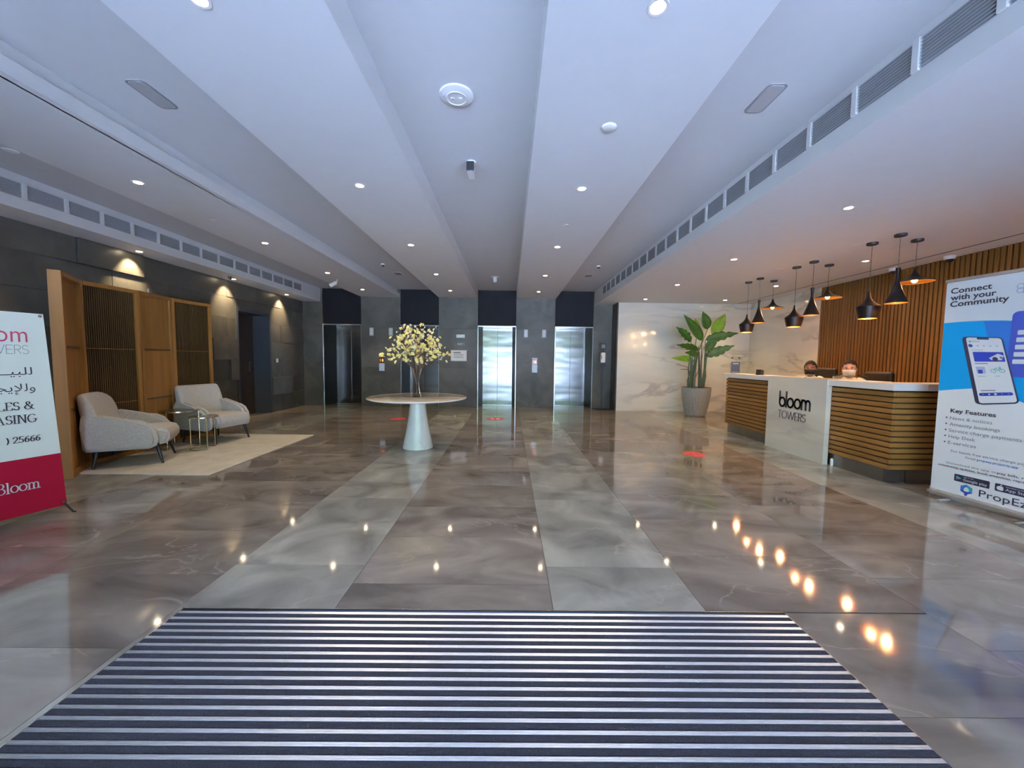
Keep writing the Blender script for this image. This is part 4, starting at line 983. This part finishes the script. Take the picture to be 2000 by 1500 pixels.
# ================================================================== PEOPLE
def skin(name, nodes, edges, mat, parent, root=0, sub=2):
    me = bpy.data.meshes.new(name); me.from_pydata([n[0] for n in nodes], edges, []); me.materials.append(mat)
    o = bpy.data.objects.new(name, me); C.objects.link(o); o.parent = parent
    m = o.modifiers.new('skin', 'SKIN'); m.use_smooth_shade = True
    for i, n in enumerate(nodes):
        r = n[1]; me.skin_vertices[0].data[i].radius = (r, r) if not isinstance(r, tuple) else r
        me.skin_vertices[0].data[i].use_root = (i == root)
    s = o.modifiers.new('sub', 'SUBSURF'); s.levels = s.render_levels = sub
    return o
def person(loc, rz, label, skinm, maskm, headz, epaulette=False, turn=0.0):
    """seated, faces local +x; headz = crown height"""
    t = thing('person', label, 'person', loc, rz, 'people behind the desk')
    dz = headz - 1.38
    def Z(z): return z + dz
    seat = 0.54
    # torso with arms: one continuous shirt body
    n = [((0, 0, seat + .05), (.13, .16)), ((0.0, 0, seat + .25), (.11, .15)), ((-0.01, 0, Z(.98)), (.11, .17)), ((-0.01, 0, Z(1.10)), (.07, .10)), ((0, 0, Z(1.15)), .058),
         ((0.0, .15, Z(1.088)), .064), ((0.03, .235, Z(.84)), .048), ((0.20, .21, Z(.76)), .040),
         ((0.0, -.15, Z(1.088)), .064), ((0.03, -.235, Z(.84)), .048), ((0.20, -.21, Z(.76)), .040)]
    e = [(0, 1), (1, 2), (2, 3), (3, 4), (3, 5), (5, 6), (6, 7), (3, 8), (8, 9), (9, 10)]
    skin('shirt_body', n, e, M['shirt'], t)
    n = [((0, 0, seat + .06), .12), ((0.04, .09, seat + .04), .09), ((0.40, .12, seat + .03), .068), ((0.42, .12, .30), .052), ((0.40, .12, .09), .04), ((0.50, .12, .045), .035),
         ((0.04, -.09, seat + .04), .09), ((0.40, -.12, seat + .03), .068), ((0.42, -.12, .30), .052), ((0.40, -.12, .09), .04), ((0.50, -.12, .045), .035)]
    e = [(0, 1), (1, 2), (2, 3), (3, 4), (4, 5), (0, 6), (6, 7), (7, 8), (8, 9), (9, 10)]
    skin('trousers', n, e, M['trouser'], t)
    for s in (-1, 1):      # forearm, palm and five fingers
        w0 = Vector((0.19, s * .21, Z(.757))); wr_ = Vector((0.36, s * .15, Z(.765))); pm = Vector((0.42, s * .135, Z(.77)))
        n = [(w0, .036), (wr_, .026), (pm, (.030, .020))]; e = [(0, 1), (1, 2)]
        for k, (off, ln) in enumerate(((-.030, .055), (-.010, .075), (.010, .078), (.029, .068))):
            b0 = pm + Vector((.02, off * .8, 0)); b1 = b0 + Vector((ln * .55, off * .25, -.004)); b2 = b1 + Vector((ln * .45, off * .1, -.018))
            i0 = len(n); n += [(b0, .011), (b1, .009), (b2, .007)]; e += [(2, i0), (i0, i0 + 1), (i0 + 1, i0 + 2)]
        i0 = len(n); n += [(pm + Vector((-.015, -s * .035, 0)), .011), (pm + Vector((.02, -s * .055, -.008)), .009), (pm + Vector((.045, -s * .052, -.014)), .008)]; e += [(2, i0), (i0, i0 + 1), (i0 + 1, i0 + 2)]
        skin('forearm_hand', n, e, skinm, t, 0, 1)
    # head: sculpted ellipsoid with nose, brow, ears and neck
    hd = bm_new(); q = bmesh.ops.create_uvsphere(hd, u_segments=32, v_segments=24, radius=1.0)
    for v in q['verts']:
        x, y, z = v.co
        wz = 1.0 - 0.22 * max(0, -z) ** 1.5
        X = x * .098 * (1.0 if x < 0 else 0.96) * wz; Y = y * .078 * wz; Zz = z * .118
        f = max(0, x)
        nose = math.exp(-((y / .16) ** 2) - ((z + .12) / .22) ** 2) * (0.026 if x > 0.5 else 0)
        sock = math.exp(-(((abs(y) - .38) / .17) ** 2) - ((z - .02) / .12) ** 2) * (0.010 if x > .3 else 0)
        chin = math.exp(-((y / .4) ** 2) - ((z + .85) / .2) ** 2) * (0.016 if x > 0 else 0)
        v.co = Vector((X + nose - sock + chin, Y, Zz))
    ho = obj('head', hd, skinm, t, True, (0.015, 0, headz - .118)); ho.rotation_euler = (0, 0.06, turn)
    for s in (-1, 1):
        eb = bm_new(); q = bmesh.ops.create_uvsphere(eb, u_segments=12, v_segments=8, radius=1)
        for v in q['verts']: v.co = Vector((v.co.x * .016, v.co.y * .008, v.co.z * .030)) + Vector((0, s * .080, -.012))
        obj('ear', eb, skinm, ho, True)
        ey = bm_new(); q = bmesh.ops.create_uvsphere(ey, u_segments=12, v_segments=8, radius=.0095)
        for v in q['verts']: v.co += Vector((.077, s * .030, .003))
        obj('eye', ey, M['eyewhite'], ho, True)
        pu = bm_new(); q = bmesh.ops.create_uvsphere(pu, u_segments=10, v_segments=8, radius=.0062)
        for v in q['verts']: v.co += Vector((.0835, s * .030, .003))
        obj('pupil', pu, M['black'], ho, True)
        bw = bm_new(); tube(bw, [(.084, s * .014, .022), (.086, s * .030, .027), (.074, s * .048, .021)], .004, 6); obj('eyebrow', bw, M['hair'], ho, True)
    hr = bm_new(); q = bmesh.ops.create_uvsphere(hr, u_segments=32, v_segments=20, radius=1.0)
    kill = [v for v in q['verts'] if v.co.z < (0.50 - 0.25 * abs(v.co.y) if v.co.x > .42 else (-0.02 if v.co.x > -.05 else -0.5))]
    bmesh.ops.delete(hr, geom=kill, context='VERTS')
    for v in hr.verts:
        x, y, z = v.co; v.co = Vector((x * .109 - .002, y * .089, z * .134 + .002 * math.sin(x * 40) * math.cos(y * 33)))
    obj('hair', hr, M['hair'], ho, True)
    mk = bm_new(); rows_ = []
    for i in range(9):
        zz = -0.012 - 0.010 * i * 1.02; row = []
        for k in range(13):
            yy = (k - 6) / 6; th = yy * 1.25
            bul = 0.012 * math.sin(PI * i / 8) + (0.022 * math.exp(-(yy / .35) ** 2) * (1 - i / 10))
            row.append(mk.verts.new((.097 * math.cos(th) * (1 - .018 * max(0, i - 4)) + bul * math.cos(th) + .002, .081 * math.sin(th) * (1 - .02 * max(0, i - 3)), zz + 0.006 * abs(yy) * (-1 if i > 4 else -1))))
        rows_.append(row)
    for a_, b2 in zip(rows_, rows_[1:]):
        for k in range(12): mk.faces.new((a_[k], a_[k + 1], b2[k + 1], b2[k]))
    mo_ = obj('face_mask', mk, maskm, ho, True); sm = mo_.modifiers.new('th', 'SOLIDIFY'); sm.thickness = .003
    nk = skin('neck', [((0, 0, Z(1.08)), .052), ((0.0, 0, Z(1.17)), .048), ((0.01, 0, Z(1.24)), .05)], [(0, 1), (1, 2)], skinm, t, 0, 1)
    cl = obj('collar', lathe(bm_new(), [(0.062, 0), (0.066, .03), (0.058, .05), (0.055, .045), (0.058, 0)], 20, (0, 0, Z(1.145))), M['shirt'], t, True)
    if epaulette:
        for s in (-1, 1):
            eo = bx('epaulette', (-.03, -.055, -.006), (.03, .055, .008), M['black'], t, .004); eo.location = (0.0, s * .15, Z(1.152)); eo.rotation_euler = (s * -.25, 0, 0)
    return t
person((5.02, 6.30, 0), math.radians(180 + 40), 'seated person in white shirt and black face mask behind the desk', M['skin1'], M['maskb'], 1.385, False, 0.1)
person((5.05, 5.60, 0), math.radians(180 + 25), 'seated person in white uniform shirt and pale blue face mask behind the desk', M['skin2'], M['maskw'], 1.40, True, 0.35)

# ================================================================== PENDANTS
def pendant(kind, x, y, zb_, zt, label):
    t = thing('pendant_lamp', label, 'pendant lamp', (x, y, 2.92), 0, '%s pendant lamps over the reception desk' % kind)
    obj('canopy', lathe(bm_new(), [(0, -0.028), (0.055, -0.028), (0.060, -0.022), (0.060, 0)], 28), M['blackm'], t, True)
    top_ = zt - 2.92; bt = zb_ - 2.92
    obj('cord', tube(bm_new(), [(0, 0, -0.025), (0, 0, top_)], 0.003, 6), M['black'], t)
    H = top_ - bt
    if kind == 'bowl': pf = [(.012, 1), (.016, .9), (.026, .78), (.045, .67), (.078, .56), (.120, .47), (.130, .44), (.122, .30), (.108, .10), (.098, 0)]
    elif kind == 'tall': pf = [(.022, 1), (.024, .97), (.020, .88), (.017, .72), (.022, .62), (.045, .42), (.080, .18), (.108, 0)]
    else: pf = [(.012, 1), (.016, .85), (.030, .62), (.055, .42), (.095, .24), (.150, .12), (.185, .03), (.187, 0)]
    out = [(r, bt + q * H) for r, q in pf]
    obj('shade', lathe(bm_new(), out, 44), M['shade'], t, True)
    inn = [(max(r - .003, .002), bt + q * H - (0.002 if q > .02 else 0)) for r, q in pf]
    obj('lining', lathe(bm_new(), inn, 44), M['gold'], t, True)
    bz = {'bowl': bt + .060, 'tall': bt + .10, 'wide': bt + .022}[kind]
    bb = bm_new(); q = bmesh.ops.create_uvsphere(bb, u_segments=16, v_segments=10, radius=.030); bmesh.ops.translate(bb, verts=bb.verts, vec=(0, 0, bz))
    obj('bulb', bb, M['bulb'], t, True)
    obj('lamp_holder', cyl(bm_new(), (0, 0, bz + .025), .014, .05, 12), M['black'], t)
    L = bpy.data.lights.new('pendant_glow', 'POINT'); L.energy = PEND * (1.3 if kind == 'wide' else 1.0); L.color = (1.0, 0.50, 0.20); L.shadow_soft_size = .03
    lo = bpy.data.objects.new('pendant_glow', L); C.objects.link(lo); lo.parent = t; lo.location = (0, 0, bz - .045 if kind != 'wide' else bz - .04)
for i, (cl_, Y0) in enumerate((('farthest cluster, by the plant', 7.46), ('middle cluster', 6.26), ('nearest cluster, by the banner', 5.0))):
    dx = 0.03 * i
    pendant('bowl', 4.63 + dx, Y0, 1.935 + .01, 2.295, 'black bowl-bodied pendant lamp in the %s' % cl_)
    pendant('tall', 4.63 + dx * 1.2, Y0 - 0.345, 2.095, 2.52, 'black tall cone pendant lamp in the %s' % cl_)
    pendant('wide', 5.01 + dx * 1.6, Y0 - 0.16, 2.39, 2.565, 'wide flat pendant lamp glowing orange in the %s' % cl_)

# ================================================================== BIG PLANT
pl = thing('potted_plant', 'tall broad-leaved plant in a ribbed grey pot by the marble wall', 'plant', (4.69, 9.48, 0))
pt = bm_new(); prof = [(0, 0), (.215, 0), (.235, .03), (.285, .25), (.325, .48), (.345, .70), (.352, .72), (.338, .72), (.325, .64), (0, .64)]; seg = 72; rings = []
for r, z in prof:
    if r == 0: rings.append([pt.verts.new((0, 0, z))]); continue
    rings.append([pt.verts.new(((r + (0.005 * (k % 2) if 0.02 < z < .70 and r > .2 else 0)) * math.cos(2 * PI * k / seg), (r + (0.005 * (k % 2) if 0.02 < z < .70 and r > .2 else 0)) * math.sin(2 * PI * k / seg), z)) for k in range(seg)])
for A_, B_ in zip(rings, rings[1:]):
    for k in range(seg):
        q = []
        for v in (A_[k % len(A_)], A_[(k + 1) % len(A_)], B_[(k + 1) % len(B_)], B_[k % len(B_)]):
            if v not in q: q.append(v)
        if len(q) > 2: pt.faces.new(q)
obj('pot', pt, M['planter'], pl); obj('soil', cyl(bm_new(), (0, 0, .63), .322, .035, 40), M['soil'], pl)
def leaf(base, tip, width, mat, droop=0.05, tear=0, face=(0, -1, 0.2)):
    """blade from base to tip, folded along its midrib"""
    base, tip = Vector(base), Vector(tip); d = tip - base; L = d.length; dn = d.normalized(); fn = Vector(face).normalized()
    sd_ = dn.cross(fn).normalized(); up = sd_.cross(dn).normalized(); bm = bm_new(); n = 14; rows_ = []
    rr = random.Random(int(L * 1e4) + tear)
    for i in range(n + 1):
        q = i / n; wv = width * (math.sin(PI * min(1, q ** 0.72)) ** 0.85) * (1 - .12 * q) if 0 < i < n else 0.004
        c = base + d * q + Vector((0, 0, -droop * (q ** 2)))
        jag = 1.0 if not tear or i % 3 else rr.uniform(.62, .95)
        rows_.append([bm.verts.new(c + sd_ * wv * s * (jag if abs(s) == 1 else 1) + up * wv * (0.28 * abs(s))) for s in (-1, -.5, 0, .5, 1)])
    for a_, b2 in zip(rows_, rows_[1:]):
        for k in range(4): bm.faces.new((a_[k], a_[k + 1], b2[k + 1], b2[k]))
    o = obj('leaf', bm, mat, pl, True); m = o.modifiers.new('th', 'SOLIDIFY'); m.thickness = .004; return o
def stalk(p0, p1, p2, r0=.018, r1=.008, mat='stem'):
    pts = [Vector(p0).lerp(Vector(p1), q / 4) for q in range(4)] + [Vector(p1).lerp(Vector(p2), q / 4) for q in range(5)]
    obj('stalk', tube(bm_new(), pts, [r0 + (r1 - r0) * i / 8 for i in range(9)], 8), M[mat], pl, True)
# local x right, z up; each leaf: stalk foot, bend, leaf base, leaf tip
LV = [ # foot(x,y)  base(x,y,z)          tip(x,y,z)           width  mat
 ((-.10, 0), (.17, -.10, 2.16), (-.01, -.18, 2.62), .115, 'leafa', 0),
 ((-.12, .05), (.00, .05, 2.04), (-.05, .10, 2.48), .085, 'leafb', 0),
 ((-.15, -.03), (.03, -.15, 1.88), (-.52, -.30, 2.52), .120, 'leafa', 0),
 ((.12, .0), (.33, -.05, 2.02), (.58, -.12, 2.58), .135, 'leafb', 0),
 ((-.14, .08), (-.20, -.05, 1.86), (-.66, -.22, 2.24), .105, 'leafa', 3),
 ((.14, .02), (.12, -.12, 1.90), (.82, -.30, 2.10), .110, 'leafa', 5),
 ((.16, .06), (.40, .10, 2.02), (.62, .22, 2.24), .085, 'leafa', 4),
 ((-.16, -.08), (-.04, -.10, 1.66), (-.68, -.32, 1.80), .085, 'leafa', 6),
 ((.10, -.08), (.14, -.14, 1.50), (.72, -.34, 1.80), .110, 'leafa', 7),
 ((-.12, -.10), (-.05, -.12, 1.52), (-.46, -.30, 1.62), .070, 'leafa', 0),
 ((-.18, .04), (-.10, .0, 1.40), (-.72, -.16, 1.48), .070, 'leafb', 0),
 ((.16, -.04), (.16, -.05, 1.62), (.46, -.10, 2.10), .100, 'leafa', 0),
]
for (fx_, fy_), b_2, t_2, wd, mt_, tr_ in LV:
    mid = (fx_ * 1.1 + b_2[0] * .15, fy_ + b_2[1] * .3, b_2[2] * .62)
    stalk((fx_, fy_, .66), mid, b_2); leaf(b_2, t_2, wd * 1.15, M[mt_], 0.04, tr_)
for k in range(12):   # clustered stalks
    a = random.uniform(0, 2 * PI); sx = -.11 if k % 2 else .13
    stalk((sx + .05 * math.cos(a), .05 * math.sin(a), .66), (sx + .07 * math.cos(a), .07 * math.sin(a), 1.1), (sx + .10 * math.cos(a), .1 * math.sin(a), 1.5 + .3 * random.random()), .030, .010)
for (p0, p1, p2) in (((-.15, 0, 1.0), (-.28, -.1, 1.22), (-.60, -.15, 1.30)), ((-.2, 0, 1.16), (-.35, -.08, 1.17), (-.46, -.1, 1.16)), ((-.05, .0, .9), (.05, -.1, 1.3), (.10, -.1, 1.75)), ((.10, .0, .9), (.0, -.12, 1.3), (-.04, -.1, 1.70))):
    stalk(p0, p1, p2, .009, .005, 'twig')

# ================================================================== LIFT LOBBY DETAILS
def call_panel(x, zc, glyph, label):
    t = thing('call_panel', label, 'lift button panel', (x, YB, zc))
    bx('display', (-0.075, -0.018, 0.02), (0.075, -0.001, 0.19), M['display'], t, 0.003)
    bx('call_plate', (-0.075, -0.016, -0.20), (0.075, -0.001, 0.015), M['button'], t, 0.003)
    bx('top_trim', (-0.08, -0.020, 0.192), (0.08, -0.001, 0.215), M['offwhite'], t)
    text(glyph, -0.045, 0.065, 0.09, 0.105, M['amber'], t, 0.01, y=-0.0185, name='floor_digits')
    for dz in (-0.05, -0.11): 
        b = obj('call_button', cyl(bm_new(), (0, 0, 0), .016, .004, 16), M['white'], t, True, (0, -0.016, dz)); b.rotation_euler = (PI / 2, 0, 0)
call_panel(-3.62, 1.20, '1 8', 'lift call panel with amber digits left of the flowers')
call_panel(0.70, 1.20, '+8', 'lift call panel with amber digits between the two right lifts')
for x, l in ((0.44, 'left one of the two between the right-hand lifts'), (0.955, 'right one of the two between the right-hand lifts'), (-3.90, 'near the leftmost lift'), (-3.36, 'just left of the flowers')):
    t = thing('lift_indicator', 'small pale upright indicator plate, %s' % l, 'lift indicator', (x, YB, 2.10))
    bx('plate', (-0.055, -0.012, -0.11), (0.055, -0.001, 0.11), M['offwhite'], t, 0.003)
    for s in (-1, 1):
        ab = bm_new(); prism(ab, [(-.03, s * .02), (.03, s * .02), (0, s * .07)], -.016, -.012); obj('arrow', ab, M['white'], t)
for z0, z1, l in ((1.955, 2.05, 'upper'), (1.735, 1.825, 'lower')):
    t = thing('metal_plaque', '%s small metal plaque right of the flowers' % l, 'plaque', (-1.40, YB, (z0 + z1) / 2))
    bx('plate', (-0.12, -0.008, -.045), (0.12, -0.001, .045), M['darksteel'] if l == 'lower' else M['kick'], t, 0.002)
    for k in (-1, 0, 1): bx('engraved_line', (-0.09, -0.0088, k * .02 - .003), (0.05 + .02 * k, -0.008, k * .02 + .003), M['offwhite'], t)
t = thing('notice_board', 'white framed notice on the pier right of the flowers', 'notice', (-1.447, YB, 1.455))
bx('board_frame', (-.225, -.018, -.155), (.225, -.001, .155), M['offwhite'], t, .004); bx('board_paper', (-.205, -.020, -.135), (.205, -.018, .135), M['paper'], t)
for k in range(5): bx('printed_line', (-.15 + .01 * (k % 2), -.0208, .075 - k * .035), (.05 + .02 * (k % 3) if k < 1 else .14 - .03 * (k % 2), -.020, .087 - k * .035 if k else .098), M['inkg'] if k else M['ink'], t)
# sanitiser stand
t = thing('sanitiser_stand', 'black hand sanitiser stand with white dispenser beside the right lift', 'sanitiser stand', (2.56, 10.45, 0))
obj('foot_plate', oblong(bm_new(), .22, .16, .03, 0, .012), M['black'], t)
bx('pole', (-.016, -.016, .012), (.016, .016, 1.70), M['black'], t)
bx('back_board', (-.075, -.022, 1.20), (.075, -.014, 1.62), M['black'], t)
bx('sign_panel', (-.075, -.030, 1.66), (.075, -.014, 1.84), M['black'], t, .003); bx('sign_print', (-.05, -.0315, 1.70), (.05, -.030, 1.80), M['inkg'], t)
bx('dispenser', (-.085, -.12, 1.30), (.045, -.022, 1.58), M['white'], t, .02); bx('dispenser_window', (-.075, -.123, 1.40), (-.055, -.119, 1.50), M['inkg'], t)
bx('drip_tray', (-.05, -.10, 1.19), (.05, -.022, 1.21), M['black'], t, .004)
# marble wall notice
t = thing('wall_notice', 'small blue notice on the marble wall above the far end of the desk', 'notice', (6.11, 10.248, 1.22), 0)
bx('notice_board', (-.12, -.008, -.17), (.12, 0, .15), M['signblue'], t, .003)
bx('notice_print', (-.07, -.0095, .085), (.03 + .05, -.008, .115), M['bannerw'], t); bx('notice_print', (-.10, -.0095, -.14), (.10, -.008, -.125), M['bannerw'], t)
for i, x in enumerate((6.01, 6.20)):
    o = obj('coat_hook', tube(bm_new(), [(0, 0, 0), (0, -.03, 0)], .018, 14), M['black'], None, True, (x, 10.249, 1.475)); tag(o, '%s of two small black knobs on the marble wall' % ('left', 'right')[i], 'hook')
# floor stickers
for i, (x, y_, r, l) in enumerate(((-.325, 8.61, .20, 'in front of the third lift'), (-2.50, 8.46, .17, 'left of the marble table'), (2.72, 5.47, .15, 'in front of the reception desk'))):
    t = thing('floor_sticker', 'round red floor sticker %s' % l, 'floor sticker', (x, y_, 0))
    obj('sticker_disc', cyl(bm_new(), (0, 0, .0002), r, .001, 40), M['stickred'], t)
    for q in (-1, 1): bx('foot_print', (q * r * .3 - r * .12, -r * .35, .0012), (q * r * .3 + r * .12, r * .35, .0016), M['white'] if i == 0 else M['inkred'], t)
